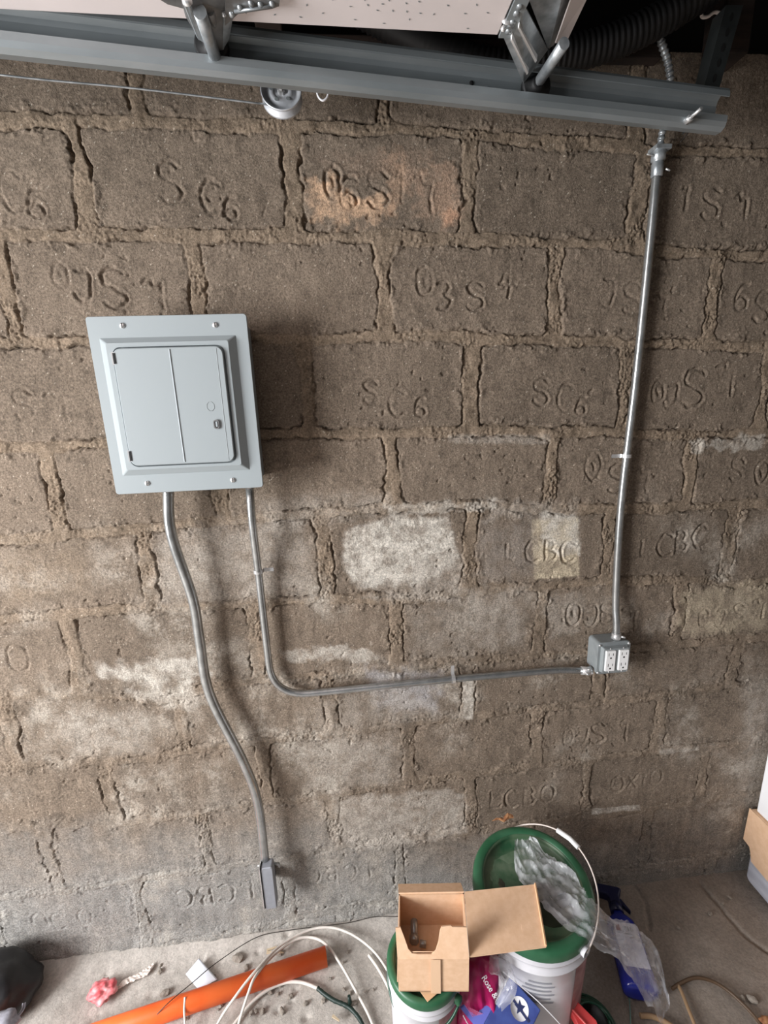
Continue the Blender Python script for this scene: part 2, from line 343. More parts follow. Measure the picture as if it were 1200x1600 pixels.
def build_wall():
    xa = np.concatenate([np.arange(-2.5, -1.16, .006), np.arange(-1.16, 1.42, .0021), np.arange(1.42, 2.62, .004)])
    za = np.concatenate([np.arange(-.06, 2.262, .0021)])
    X, Z = np.meshgrid(xa, za); nz, nx = X.shape
    n_lo = fbm(X, Z, 5, 11, 3); n_md = fbm(X, Z, 28, 21, 4); n_hi = fbm(X, Z, 120, 31, 3, .6)
    Wx = X+.010*fbm(X, Z, 9, 41, 3)+.006*fbm(X, Z, 50, 45, 4); Wz = Z+.009*fbm(X, Z, 7, 51, 3)+.005*fbm(X, Z, 50, 55, 4)
    bz = []
    for b in BEDS:
        p = sorted(wpt(*q) for q in b); bz.append(np.interp(Wx, [q[0] for q in p], [q[1] for q in p]))
    c = np.zeros(X.shape, int); dv = np.full(X.shape, 9.)
    for k, b in enumerate(bz):
        c += (Wz < b); dv = np.minimum(dv, np.abs(Wz-b))
    dh = np.full(X.shape, 9.); bid = np.zeros(X.shape, int)
    for k in range(12):
        hs = sorted(wx(*q) for q in HEADS[k])
        while hs[0] > -2.6: hs.insert(0, hs[0]-.405)
        while hs[-1] < 2.7: hs.append(hs[-1]+.405)
        hs = np.array(hs); mk = c == k; xv = Wx[mk]
        j = np.searchsorted(hs, xv); lo = hs[np.clip(j-1, 0, len(hs)-1)]; hi = hs[np.clip(j, 0, len(hs)-1)]
        dh[mk] = np.minimum(np.abs(xv-lo), np.abs(xv-hi)); bid[mk] = k*50+j
    zlo = sstep(1.3, .3, Z)
    hb = .0115+.009*fbm(X, Z, 6, 61, 3)+.003*fbm(X, Z, 40, 65, 3); hh = .0165+.012*fbm(X, Z, 8, 71, 3)+.005*fbm(X, Z, 45, 75, 3)
    ev = dv-hb; eh = dh-hh; e = np.minimum(ev, eh)
    e = e-.004*np.exp(-(np.minimum(np.abs(ev), 1)+np.minimum(np.abs(eh), 1))/.01)      # slightly rounded corners
    rs = np.random.RandomState(5); lv = rs.rand(700)*2-1; tv = rs.rand(700)*2-1; uv = rs.rand(700)
    brick = .0018*lv[bid]+.0012*n_lo
    head = sstep(.004, -.004, eh-ev)
    ridg = np.abs(fbm(X, Z, 75, 81, 3, .6))
    rough = sstep(-.15, .25, fbm(X, Z, 10, 87, 3))
    grit = fbm(X, Z, 170, 89, 2, .7)
    mortar = .0010+.0060*fbm(X, Z, 12, 85, 3)+.0040*n_md+rough*(.0030*n_hi+(.0022+.002*head)*grit-.004*head*np.maximum(0, ridg-.1))
    t = sstep(-.0025, .0045, e)
    wear = sstep(1.3, .95, Z)*sstep(-.1, .25, fbm(X, Z, 8, 96, 3)); mortar = mortar*(1-.6*wear)+.0015*wear
    h = mortar*(1-t)+brick*t
    crk = sstep(-.12, .22, fbm(X, Z, 11, 91, 3))
    lowf = sstep(1.35, .95, Z+.1*n_lo)                    # lower courses are smeared over with mortar
    crk = crk*(1-lowf)+lowf*sstep(.02, .30, fbm(X, Z, 14, 92, 3)+.10*head)
    h -= ((.0085*crk+.0034*(1-.5*lowf))*np.exp(-((e-.001)/(.0021-.0004*lowf))**2))*(.45+.55*sstep(-.3, .1, n_md))
    h = h*1.0-lowf*head*.0
    # mortar smears over the block edges, broken lips, pits
    smear = sstep(.03, .0, e)*sstep(.08, .3, fbm(X, Z, 22, 95, 4))*t
    h += .0035*smear*(1+n_hi)
    h += .0011*grit*sstep(.0, .35, fbm(X, Z, 13, 93, 3)+.3*sstep(.02, 0, e))*t+.002*n_lo*0
    h += .0021*fbm(X, Z, 18, 94, 4)*t
    h += .0010*n_hi*(.35+.65*sstep(0, .5, fbm(X, Z, 9, 99, 3)))*t+.0009*n_md*t
    pit = sstep(.42, .6, fbm(X, Z, 55, 103, 2)); h -= .003*pit*sstep(.1, .3, fbm(X, Z, 6, 107, 2))
    # footing bulge at the foot
    h += .012*sstep(.05, .0, Z+.02*n_lo)*sstep(.5, -.2, X)
    # stamped characters
    sm = np.zeros(X.shape)
    for (g, px, py, hp, flip, st) in LET:
        cx, cz = wpt(px, py); x1, z1 = wpt(px, py-hp/2); x0, z0 = wpt(px, py+hp/2); H = abs(z1-z0); Wd = H*.78
        i0 = np.searchsorted(xa, cx-Wd-.02); i1 = np.searchsorted(xa, cx+Wd+.02); j0 = np.searchsorted(za, cz-H/2-.03); j1 = np.searchsorted(za, cz+H/2+.03)
        sx = X[j0:j1, i0:i1]+.0045*fbm(X[j0:j1, i0:i1], Z[j0:j1, i0:i1], 35, 111, 3); sz = Z[j0:j1, i0:i1]+.0045*fbm(X[j0:j1, i0:i1], Z[j0:j1, i0:i1], 50, 115, 2)
        d = np.full(sx.shape, 9.)
        for pl in GLY[g]:
            q = [Vector((a, b, 0)) for a, b in pl]; q = spline(q, 4) if g not in 'LAXI7B4' else q
            for a, b in zip(q[:-1], q[1:]):
                ax = (a[0]-.5)*Wd; az = (a[1]-.5)*H; bx = (b[0]-.5)*Wd; bz_ = (b[1]-.5)*H
                if flip: ax, az, bx, bz_ = -ax, -az, -bx, -bz_
                ax += cx; bx += cx; az += cz; bz_ += cz; ux = bx-ax; uz = bz_-az; ll = ux*ux+uz*uz+1e-9
                tt = np.clip(((sx-ax)*ux+(sz-az)*uz)/ll, 0, 1); d = np.minimum(d, np.hypot(sx-ax-tt*ux, sz-az-tt*uz))
        k = .25+.75*sstep(-.35, .25, fbm(sx, sz, 22, 117, 3))
        h[j0:j1, i0:i1] += st*k*(-.0040*np.exp(-(d/.0027)**2)+.0014*np.exp(-((d-.0068)/.0030)**2))
    # ---- surface colours (dirt, lime bloom, mortar)
    mott = fbm(X, Z, 18, 127, 4, .6); fine = fbm(X, Z, 85, 129, 3, .7)
    base = L3((120, 107, 94)); T = np.empty(X.shape+(3,)); T[:] = base
    T *= (1+.10*tv[bid]+.16*n_lo+.20*mott+.12*fine)[..., None]
    grey = (sstep(.56, .12, Z+.12*n_lo+.06*mott+.22*sstep(-.3, .5, X)))[..., None]; T = T*(1-grey)+grey*L3((146, 144, 140))*(1-.12*sstep(-.2, .5, X))[..., None]*(1+.2*n_lo+.16*mott+.1*fine)[..., None]  # greyer towards the floor, the grey slightly darker to the right
    T = T*(1+(1-t)[..., None]*(np.array([.17, .14, .08])*(.3+.7*sstep(.6, 1.4, Z))[..., None]))
    gr = sstep(.25, .75, grit)[..., None]; T = T*(1-gr*.35)+gr*.35*L3((190, 174, 154))
    T *= (1+(.05+.10*sstep(1.3, .9, Z))*pnoise(X*55, Z*7, 141)*1.6)[..., None]
    dk = sstep(.10, .5, fbm(X, Z, 33, 131, 3))[..., None]; T *= 1-.20*dk
    left = sstep(.55, -.5, X-.25*(1.2-Z))  # bloom heavier towards the left
    bl = sstep(-.12, .55, fbm(X, Z, 5.5, 135, 4)+.28*(uv[bid]-.5)+.14*left-.08)*sstep(1.42, 1.05, Z+.05*n_lo)*(.08+.50*sstep(-.3, .4, mott+.5*fine))
    T = T*(1-bl[..., None])+bl[..., None]*L3((186, 179, 168))
    sp = (rs.rand(*X.shape) > .9965)[..., None]*(.4+.6*rs.rand(*X.shape))[..., None]*.8; T = T*(1-sp)+sp*L3((214, 204, 188))
    def blob(pxs, col, st, soft=.018, nz_=.030, s=24, seed=200):
        nonlocal T
        P = [wpt(*p) for p in pxs]; xs = [p[0] for p in P]; zs = [p[1] for p in P]; mg = soft*2+nz_*2
        i0 = np.searchsorted(xa, min(xs)-mg); i1 = np.searchsorted(xa, max(xs)+mg); j0 = np.searchsorted(za, min(zs)-mg); j1 = np.searchsorted(za, max(zs)+mg)
        sx = X[j0:j1, i0:i1]; sz = Z[j0:j1, i0:i1]; inside = np.zeros(sx.shape, bool); d = np.full(sx.shape, 9.)
        for k in range(len(P)):
            (ax, az), (bx, bz_) = P[k], P[(k+1) % len(P)]; ux = bx-ax; uz = bz_-az; ll = ux*ux+uz*uz+1e-12
            tt = np.clip(((sx-ax)*ux+(sz-az)*uz)/ll, 0, 1); d = np.minimum(d, np.hypot(sx-ax-tt*ux, sz-az-tt*uz))
            cnd = ((az > sz) != (bz_ > sz)); inside ^= cnd & (sx < (ux)*(sz-az)/(uz if abs(uz) > 1e-9 else 1e-9)+ax)
        sd = np.where(inside, d, -d)+nz_*fbm(sx, sz, s, seed, 4, .6)
        a = st*sstep(-soft, soft, sd)*(.35+.65*sstep(-.4, .25, fbm(sx, sz, 26, seed+9, 4, .65)))
        T[j0:j1, i0:i1] = T[j0:j1, i0:i1]*(1-a[..., None])+a[..., None]*L3(col)
    W1 = (206, 200, 190); W2 = (176, 168, 158); BG = (196, 182, 158); OR = (196, 164, 136)
    blob([(540,830),(600,812),(700,808),(716,870),(680,905),(640,915),(560,920),(537,890)], W1, .9, .010, .012, 40)
    blob([(830,812),(903,808),(905,900),(835,905)], BG, .9, .004, .004, 60, 210)
    blob([(770,785),(900,785),(903,815),(760,812)], W2, .45, .01)
    blob([(845,800),(903,808),(905,865),(870,868),(848,850)], W1, .75, .006, .012, 40, 215)
    blob([(750,815),(840,820),(835,905),(748,905)], (150,142,134), .5, .02)
    blob([(650,870),(722,865),(720,940),(690,942),(560,935),(640,915)], W2, .6, .012)
    blob([(570,1045),(690,1050),(680,1110),(590,1105)], (176,174,176), .6, .02)
    blob([(730,925),(820,915),(815,1010),(735,1015)], W2, .5, .025)
    blob([(640,950),(740,945),(735,1020),(645,1025)], W2, .3, .025)
    blob([(150,1040),(310,1028),(325,1055),(230,1072),(160,1055)], W1, .6, .012)
    blob([(200,1080),(300,1065),(330,1100),(270,1110)], W1, .4, .012)
    blob([(90,1125),(225,1110),(235,1170),(110,1185)], W1, .30, .03)
    blob([(440,1018),(580,1008),(585,1028),(450,1036)], W1, .55, .008)
    blob([(240,835),(480,800),(490,930),(250,940)], W2, .5, .03)
    blob([(400,780),(610,770),(620,800),(420,830)], W2, .35, .02)
    blob([(525,1250),(690,1235),(725,1240),(728,1300),(560,1330),(525,1310)], W2, .7, .012)
    blob([(1065,925),(1200,905),(1200,980),(1065,990)], BG, .5, .02)
    blob([(600,790),(770,778),(770,795),(610,808)], W1, .5, .006)
    blob([(470,1160),(620,1150),(625,1225),(480,1235)], W2, .5, .03)
    blob([(722,1060),(745,1060),(738,1125),(724,1122)], W1, .7, .004, .004)
    blob([(700,680),(860,678),(860,694),(700,692)], W2, .5, .004, .005)
    blob([(1165,1060),(1230,1060),(1230,1270),(1160,1260)], W2, .5, .03)
    blob([(500,1100),(620,1060),(690,1120),(520,1150)], W2, .4, .03)
    blob([(850,930),(905,925),(905,985),(860,1000)], W2, .4, .01)
    blob([(925,1265),(1000,1258),(1000,1265),(925,1273)], W1, .6, .003, .006)
    blob([(1030,1171),(1090,1166),(1090,1173),(1030,1179)], W2, .6, .003, .006)
    blob([(1075,690),(1195,680),(1190,700),(1090,705)], W1, .5, .005)
    blob([(485,285),(520,275),(555,318),(600,300),(615,335),(580,352),(490,345)], OR, .95, .010, .030, 30)
    blob([(600,262),(650,250),(716,262),(718,335),(700,358),(655,335),(640,290)], (164,138,118), .8, .014, .040, 30, 221)
    blob([(690,330),(705,320),(716,335),(710,352),(695,350)], (200,158,130), .7, .008, .014, 50, 231)
    blob([(600,240),(625,235),(640,300),(610,330)], (176,146,122), .6, .010, .03, 50, 233)
    blob([(500,255),(600,232),(700,240),(640,265),(560,280)], (142,122,106), .5, .012, .03, 34, 241)
    blob([(0,860),(130,850),(140,930),(0,950)], (138,122,104), .4, .03)
    blob([(0,1300),(140,1290),(200,1490),(0,1500)], (120,116,112), .4, .04)  # grey patch low on the left
    T = np.clip(T, .01, .9)
    V = np.stack([X, -h, Z], -1)
    return struct(gridmesh('wall_back', V, nx, nz, T, M_wall))
build_wall()

# ------------------------------------------------------------------ floor
def build_floor():
    xa = np.concatenate([np.arange(-2.6, -1.3, .03), np.arange(-1.3, 1.6, .005), np.arange(1.6, 2.75, .03)])
    ya = np.concatenate([np.arange(-5.6, -3.0, .3), np.arange(-3.0, -.8, .03), np.arange(-.8, .02, .005)])
    X, Y = np.meshgrid(xa, ya)
    h = .004*fbm(X, Y, 5, 301, 4)+.0016*fbm(X, Y, 40, 305, 4)
    h += .014*sstep(-.07, .0, Y+.02*fbm(X, Y, 8, 311, 3))*sstep(.45, .1, X)
    T = np.empty(X.shape+(3,)); T[:] = L3((180, 174, 167)); T *= (1+.2*fbm(X, Y, 7, 321, 4)+.12*fbm(X, Y, 60, 325, 3))[..., None]
    dirt = sstep(.35, .8, X+.2*fbm(X, Y, 5, 331, 4))[..., None]; T = T*(1-dirt*.85)+dirt*.85*L3((128, 117, 107))*(1+.25*fbm(X, Y, 12, 335, 4)[..., None])
    def crack(pts, w, dep):
        nonlocal h, T
        P = [PZ(*p) for p in pts]; d = np.full(X.shape, 9.); xx = X+.006*fbm(X, Y, 30, 341, 3); yy = Y+.006*fbm(X, Y, 30, 345, 3)
        for a, b in zip(P[:-1], P[1:]):
            ux = b.x-a.x; uy = b.y-a.y; tt = np.clip(((xx-a.x)*ux+(yy-a.y)*uy)/(ux*ux+uy*uy), 0, 1); d = np.minimum(d, np.hypot(xx-a.x-tt*ux, yy-a.y-tt*uy))
        h -= dep*np.exp(-(d/w)**2)
    crack([(1090,1375),(1130,1420),(1165,1460),(1200,1485)], .005, .009)
    crack([(985,1370),(1010,1410),(1015,1450)], .005, .006)
    crack([(1030,1400),(1060,1435)], .005, .004); crack([(975,1500),(980,1560),(990,1600)], .006, .008); crack([(700,1600),(705,1650)], .005, .005)
    for k in range(40):
        rx = random.uniform(-.8, .05); ry = random.uniform(-.3, -.02); r = random.uniform(.004, .011)
        h -= .007*np.exp(-(((X-rx)/r)**2+((Y-ry)/(r*.7))**2))
    V = np.stack([X, Y, h-.004], -1)
    return struct(gridmesh('floor', V, X.shape[1], X.shape[0], np.clip(T, .01, .9), M_floor))
build_floor()

# ------------------------------------------------------------------ ceiling, timber, jamb
bm = NB(); box(bm, (-2.7, -5.6, 2.62), (2.9, .35, 2.66)); struct(obj('ceiling', bm, M_ceil))
bm = NB(); box(bm, (2.62, -5.6, -.02), (2.72, .02, 2.62)); struct(obj('added_wall_right', bm, mat('plain_block_wall', (112, 100, 88), .95, bump=.5)))  # unseen wall, added to keep ambient light out on the right
bm = NB(); box(bm, (-2.5, .30, 2.2), (2.8, .34, 2.66)); struct(obj('wall_eaves', bm, M_ceil))  # near-black sheet closing the dark void above the wall top
bm = NB(); box(bm, (-2.5, -.02, 2.235), (.70, .12, 2.262)); struct(obj('trim_1', bm, M_wood, bevel=.003))
bm = NB(); box(bm, (-1.22, -.03, -.02), (-1.115, .01, 2.25)); struct(obj('trim_2', bm, M_wood, bevel=.004))
for k, x in enumerate((-.55, -.12, .30)):
    bm = NB(); hexa(bm, [(x, -.02, 2.262), (x+.05, -.02, 2.262), (x+.05, .10, 2.262), (x, .10, 2.262), (x, -.9, 2.60), (x+.05, -.9, 2.60), (x+.05, -.62, 2.615), (x, -.62, 2.615)])
    tag(obj('rafter', bm, M_wood, bevel=.003), ['dark timber rafter above the left of the steel track', 'dark timber rafter just above the middle of the track', 'dark timber rafter behind the end of the white door'][k], 'rafter', 'roof rafters')
a = PY(1108, 150, -.06); bm = NB()
p0 = PY(1125, 135, -.03); p1 = PY(1178, 78, -.03)
hexa(bm, [(.80, -.06, 2.225), (.86, -.06, 2.225), (.86, -.0, 2.225), (.80, -.0, 2.225), (.80, -.06, 2.61), (.86, -.06, 2.61), (.86, 0, 2.61), (.80, 0, 2.61)])
tag(obj('wooden_post', bm, M_wood, bevel=.004), 'dark reddish timber post above the right end of the wall', 'post')

# ------------------------------------------------------------------ electrical panel
def P2(px, py, Y=-.1): p = PY(px, py, Y); return p.x, p.z
X0, Z1 = -.482, 1.748; X1, Z0 = -.176, 1.397
pan = thing('breaker_panel', ((X0+X1)/2, -.1, Z0), 'grey steel electrical breaker panel with closed door on the block wall', 'electrical panel')
bm = NB(); o = rrect(X0+.012, Z0+.012, X1-.012, Z1-.012, .003)
prism(bm, [(x, -.0955, z) for x, z in o], [(x, -.004, z) for x, z in o]); obj('enclosure', bm, M_panel, pan)
def ring(bm, a, ya, b, yb, mi=0, sm=False):
    va = [bm.verts.new((x, ya, z)) for x, z in a]; vb = [bm.verts.new((x, yb, z)) for x, z in b]; n = len(va)
    for i in range(n):
        f = bm.faces.new((va[i], va[(i+1) % n], vb[(i+1) % n], vb[i])); f.material_index = mi; f.smooth = sm
def rr(d, r, n=5, y=0): return rrect(X0+d, Z0+d, X1-d, Z1-d, r, n)
bo = (-.462, 1.436, -.2005, 1.708); bi = (-.447, 1.449, -.2145, 1.697); op = (-.4375, 1.4545, -.2225, 1.6895)
bm = NB()
ring(bm, rr(0, .006), -.0955, rr(0, .006), -.1); ring(bm, rr(0, .006), -.1, rr(.0008, .006), -.1012)
ring(bm, rr(.0008, .006), -.1012, rrect(*bo, .002), -.1012)
ring(bm, rrect(*bo, .002), -.1012, rrect(*bi, .004), -.113)
ring(bm, rrect(*bi, .004), -.113, rrect(*op, .016), -.113)
ring(bm, rrect(*op, .016), -.113, rrect(op[0]+.0015, op[1]+.0015, op[2]-.0015, op[3]-.0015, .015), -.106)
f = bm.faces.new([bm.verts.new((x, -.106, z)) for x, z in rrect(op[0]+.0015, op[1]+.0015, op[2]-.0015, op[3]-.0015, .015)])
ring(bm, rr(0, .006), -.0955, rr(.012, .004), -.0955)
obj('cover', bm, M_panel, pan)
dr = (op[0]+.003, op[1]+.003, op[2]-.003, op[3]-.003)
bm = NB(); q = rrect(*dr, .015, 6); q2 = rrect(dr[0]+.0015, dr[1]+.0015, dr[2]-.0015, dr[3]-.0015, .0135, 6)
ring(bm, q, -.107, q, -.1175); ring(bm, q, -.1175, q2, -.119); bm.faces.new([bm.verts.new((x, -.119, z)) for x, z in q2])
door = obj('door', bm, M_panel, pan)
# creases pressed in the door
def crease(x, w, d, mname, m):
    bm = NB(); n = 3
    prism(bm, [(x-w, -.119, dr[1]+.004), (x, -.119-d, dr[1]+.004), (x+w, -.119, dr[1]+.004)], [(x-w, -.119, dr[3]-.004), (x, -.119-d, dr[3]-.004), (x+w, -.119, dr[3]-.004)])
    return obj(mname, bm, m, door)
crease(-.3265, .002, .0016, 'pressed_ridge', M_panel)
crease(-.2375, .0007, .0006, 'pressed_line', M_boxgrey)
for hz in (1.668, 1.478):
    bm = NB(); box(bm, (dr[0]-.003, -.1185, hz-.012), (dr[0]+.003, -.1165, hz+.012), 0); box(bm, (dr[0]+.0005, -.1206, hz-.010), (dr[0]+.004, -.1175, hz+.010), 1)
    tag(obj('hinge', bm, [M_zinc, M_dark], pan), 'hinge slot at the door edge')
def octring(x, z, w, h, r, y, name, m, parent):
    pts = [(x+w*math.cos(a)*1.0, y, z+h*math.sin(a)) for a in [PI/8+PI/4*k for k in range(8)]]
    bm = NB(); tube(bm, pts+[pts[0]], r, 6, cap=False); return obj(name, bm, m, parent)
lx, lz = P2(329, 635, -.119); octring(lx, lz, .0078, .0095, .0005, -.1192, 'pressed_octagon', M_boxgrey, door)
lx, lz = P2(338.5, 663, -.12)
bm = NB(); q = rrect(lx-.0058, lz-.0095, lx+.0058, lz+.0095, .0055, 6); q2 = rrect(lx-.0035, lz-.007, lx+.0035, lz+.007, .0034, 6)
ring(bm, q, -.118, q, -.1225); ring(bm, q, -.1225, q2, -.1225); ring(bm, q2, -.1225, q2, -.119); bm.faces.new([bm.verts.new((x, -.1192, z)) for x, z in q2])
lat = tag(obj('latch', bm, M_darksteel, door), 'oval steel latch')
bm = NB(); box(bm, (lx-.0008, -.1235, lz-.005), (lx+.003, -.119, lz+.006)); obj('latch_tab', bm, M_panel, door, bevel=.0006)
for px, py in ((191.5, 509), (336.5, 508), (230.5, 755), (364, 750)):
    x, z = P2(px, py); M = basis((x, -.1012, z), (1, 0, 0), (0, 0, 1)); bm = NB()
    lathe(bm, [(.0055, 0), (.0055, .0008), (.0048, .0022), (.003, .0031), (0, .0033)], M, 20)
    sc = obj('screw', bm, M_zinc, pan)
    bm = NB(); box(bm, (x-.0006, -.1048, z-.0045), (x+.0006, -.1040, z+.0045)); obj('screw_slot', bm, M_dark, sc)

# ------------------------------------------------------------------ conduits
def fillet(pts, rad, n=8):
    P = [Vector(p) for p in pts]; out = [P[0]]
    for i in range(1, len(P)-1):
        a = (P[i-1]-P[i]); b = (P[i+1]-P[i]); ra = min(rad[i-1] if hasattr(rad, '__len__') else rad, a.length*.49, b.length*.49)
        s = P[i]+a.normalized()*ra; e = P[i]+b.normalized()*ra
        for k in range(n+1):
            t = k/n; out.append(s*(1-t)**2+P[i]*2*t*(1-t)+e*t*t)
    out.append(P[-1]); return out
# left conduit: panel -> grey box near the floor
lc = [PY(262.5, 760, -.052), PY(268, 835, -.052), PY(301, 935, -.040), PY(312, 1000, -.036), PY(328, 1085, -.036), PY(380, 1190, -.040), PY(403, 1255, -.046), PY(415, 1352, -.046)]
lc[0].z = 1.402
t = thing('large_conduit', lc[-1], 'thick bent galvanised conduit running from the panel down to a small grey box', 'conduit')
bm = NB(); tube(bm, spline(lc, 8), .0118, 20); obj('conduit_pipe', bm, M_emt, t)
e = lc[-1]; bm = NB()
tube(bm, [e+Vector((0, 0, .014)), e+Vector((0, 0, -.002))], [.0148, .0148], 20); tube(bm, [e+Vector((-.012, -.004, .008)), e+Vector((-.020, -.006, .008))], .0028, 8)
tag(obj('connector', bm, M_zinc, t), 'bright set-screw connector')
bm = NB(); tube(bm, [lc[0]+Vector((0, 0, .002)), lc[0]+Vector((0, 0, -.012))], .0145, 20); obj('connector', bm, M_emt, t)
# grey small box on the wall
c0 = PY(408, 1358, -.075); c1 = PY(427, 1357, -.075); d0 = PY(413, 1424, -.075); d1 = PY(431, 1420, -.075)
xl = (c0.x+d0.x)/2; xr = (c1.x+d1.x)/2; zt = (c0.z+c1.z)/2; zb = (d0.z+d1.z)/2
t = thing('junction_box', ((xl+xr)/2, -.075, zb), 'narrow grey metal box at the bottom of the thick conduit near the floor', 'electrical box')
bm = NB(); box(bm, (xl+.012, -.047, zb+.03), (xr-.010, .003, zt-.075)); obj('wall_spacer', bm, M_dark, t)
bm = NB(); q = rrect(xl, zb, xr, zt, .006); ring(bm, q, -.046, q, -.071); q2 = rrect(xl+.002, zb+.002, xr-.002, zt-.002, .005); ring(bm, q, -.071, q2, -.073)
bm.faces.new([bm.verts.new((x, -.073, z)) for x, z in q2]); bm.faces.new([bm.verts.new((x, -.046, z)) for x, z in q]); obj('housing', bm, M_alu, t)
bm = NB(); box(bm, (xl-.0035, -.0765, zb+.004), (xl-.0008, -.048, zt+.004)); tag(obj('side_cover', bm, M_zinc, t, bevel=.0008), 'bright steel side cover plate')
bm = NB(); box(bm, (xl-.001, -.0745, zb+.004), (xl, -.048, zt)); obj('gasket', bm, M_black, t)
bm = NB(); tube(bm, [(xr, -.045, zt-.02), (xr+.010, -.040, zt-.03), (xr+.011, -.036, zt-.045)], [.003, .0045, .003], 8); tag(obj('mounting_ear', bm, M_galv, t), 'pale mounting ear on the right side')

# middle conduit: panel -> outlet box
p = [PY(395.5, 760, -.05), PY(402, 840, -.032), PY(414, 990, -.028), PY(436, 1082, -.026), PY(500, 1081, -.024), PY(920, 1046, -.030), PY(936, 1045, -.030)]
p[0].z = 1.402; a = p[2].copy(); zc = .826; xv = -.218
path = fillet([Vector((xv+.003, -.052, 1.402)), Vector((xv, -.052, 1.30)), Vector((xv-.003, -.026, 1.18)), Vector((xv-.001, -.024, zc+.001)), Vector((.25, -.024, .834)), Vector((.56, -.024, .8335)), Vector((.640, -.034, .829))], [.04, .05, .10, .1, .05, .05], 10)
t = thing('bent_conduit', (0, -.024, .82), 'slim galvanised conduit bending from the panel sideways to the outlet box', 'conduit')
bm = NB(); tube(bm, path, .0090, 18); obj('conduit_pipe', bm, M_emt, t)
bm = NB(); tube(bm, [(.618, -.033, .831), (.636, -.034, .829), (.645, -.034, .829)], [.0112, .0112, .0125], 18); tube(bm, [(.625, -.045, .83), (.626, -.054, .831)], .003, 8); tube(bm, [(.632, -.041, .838), (.633, -.048, .842)], .0028, 8)
tag(obj('connector', bm, M_zinc, t), 'bright connector at the outlet box')
bm = NB(); tube(bm, [(xv+.003, -.052, 1.403), (xv+.003, -.052, 1.388)], .0115, 18); obj('connector', bm, M_emt, t)
def strap(name_label, c, axis, yw, r=.0105, fl=1):
    # one-hole steel strap round a pipe; axis 'z' (vertical pipe) or 'x'
    bm = NB(); w_ = .0045; N_ = 10; prof = []
    for k in range(N_+1):
        a = -.2+(PI+.4)*k/N_; prof.append((r*math.cos(a), -r*math.sin(a)))
    prof += [(-r-.001, .008), (-r-.022, .008)]
    outer = [(u*1.10-(0 if i <= N_ else .0), v*1.10 if i <= N_ else v-.0015) for i, (u, v) in enumerate(prof)]
    for i in range(len(prof)-1):
        q = [prof[i], prof[i+1], outer[i+1], outer[i]]
        def W(u, v, s):
            return (c.x+u*fl, c.y+v, c.z+s) if axis == 'z' else (c.x+s, c.y+v, c.z-u)
        prism(bm, [W(u, v, -w_) for u, v in q], [W(u, v, w_) for u, v in q])
    s = obj('conduit_strap', bm, M_zinc); tag(s, name_label, 'pipe strap', 'one-hole conduit straps'); 
    return s
strap('small bright strap holding the slim conduit just below the panel', Vector((xv-.003, -.026, 1.178)), 'z', 0, fl=-1)
st2 = strap('small bright strap around the horizontal slim conduit', Vector((.262, -.024, .834)), 'x', 0)

# right conduit
xc = .706
path = [Vector((.712, -.020, 2.052)), Vector((.713, -.018, 1.9)), Vector((.709, -.018, 1.6)), Vector((.700, -.018, 1.3)), Vector((.706, -.020, 1.05)), Vector((.709, -.030, .965)), Vector((.7095, -.034, .914))]
t = thing('straight_conduit', (.706, -.02, .91), 'long straight vertical conduit rising from the outlet box toward the track', 'conduit')
bm = NB(); tube(bm, spline(path, 8), .0090, 18); obj('conduit_pipe', bm, M_emt, t)
bm = NB(); tube(bm, [(.709, -.0335, .938), (.7095, -.034, .928), (.7095, -.034, .922)], [.0118, .0118, .014], 18); tube(bm, [(.718, -.042, .93), (.727, -.046, .929)], .0032, 8)
tag(obj('connector', bm, M_zinc, t), 'bright set-screw connector on the outlet box')
strap('small bright strap holding the long straight conduit halfway up', Vector((.703, -.018, 1.415)), 'z', 0)
# coupling at top
ct = thing('conduit_coupling', (.712, -.022, 2.02), 'grey steel transition fitting on top of the straight conduit', 'fitting')
bm = NB(); lathe(bm, [(.0095, 0), (.0118, .002), (.0122, .026), (.0112, .028), (.0112, .030), (.0145, .032), (.0145, .055), (.011, .0555), (.0, .056)], Matrix.Translation((.7115, -.022, 2.02)), 24); obj('body', bm, M_galv, ct)
bm = NB(); box(bm, (.695, -.038, 2.068), (.730, -.008, 2.0765)); obj('clamp_plate', bm, M_galv, ct, bevel=.001)
bm = NB(); tube(bm, [(.698, -.028, 2.058), (.680, -.030, 2.060)], .0016, 8); tag(obj('clamp_screw', bm, M_zinc, ct), 'bright clamp screw'); bm = NB(); tube(bm, [(.7265, -.028, 2.034), (.736, -.030, 2.030)], .0022, 8); tag(obj('clamp_screw', bm, M_zinc, ct), 'bright clamp screw')
# flex
fl = spline([(.7125, -.022, 2.070), PY(1036, 200, -.03), PY(1047, 140, -.03), PY(1044, 100, -.035), PY(1031, 60, -.05)], 40)
rr_ = []; acc = 0
for i, q in enumerate(fl):
    acc += (q-fl[i-1]).length if i else 0
    rr_.append(.0062+.0016*abs(math.sin(acc*PI/.0075)))
# resample finely
pts = []; L_ = 0
for a, b in zip(fl[:-1], fl[1:]):
    pts.append(a); pts.append((a+b)/2)
pts.append(fl[-1]); acc = 0; rad = []
for i, q in enumerate(pts):
    acc += (q-pts[i-1]).length if i else 0
    rad.append(.0058+.0019*(.5+.5*math.sin(acc*2*PI/.0095)))
bm = NB(); tube(bm, pts, rad, 12); tag(obj('flexible_conduit', bm, M_galv, origin=(.7125, -.022, 2.07)), 'ribbed flexible metal conduit curling up behind the track', 'conduit')

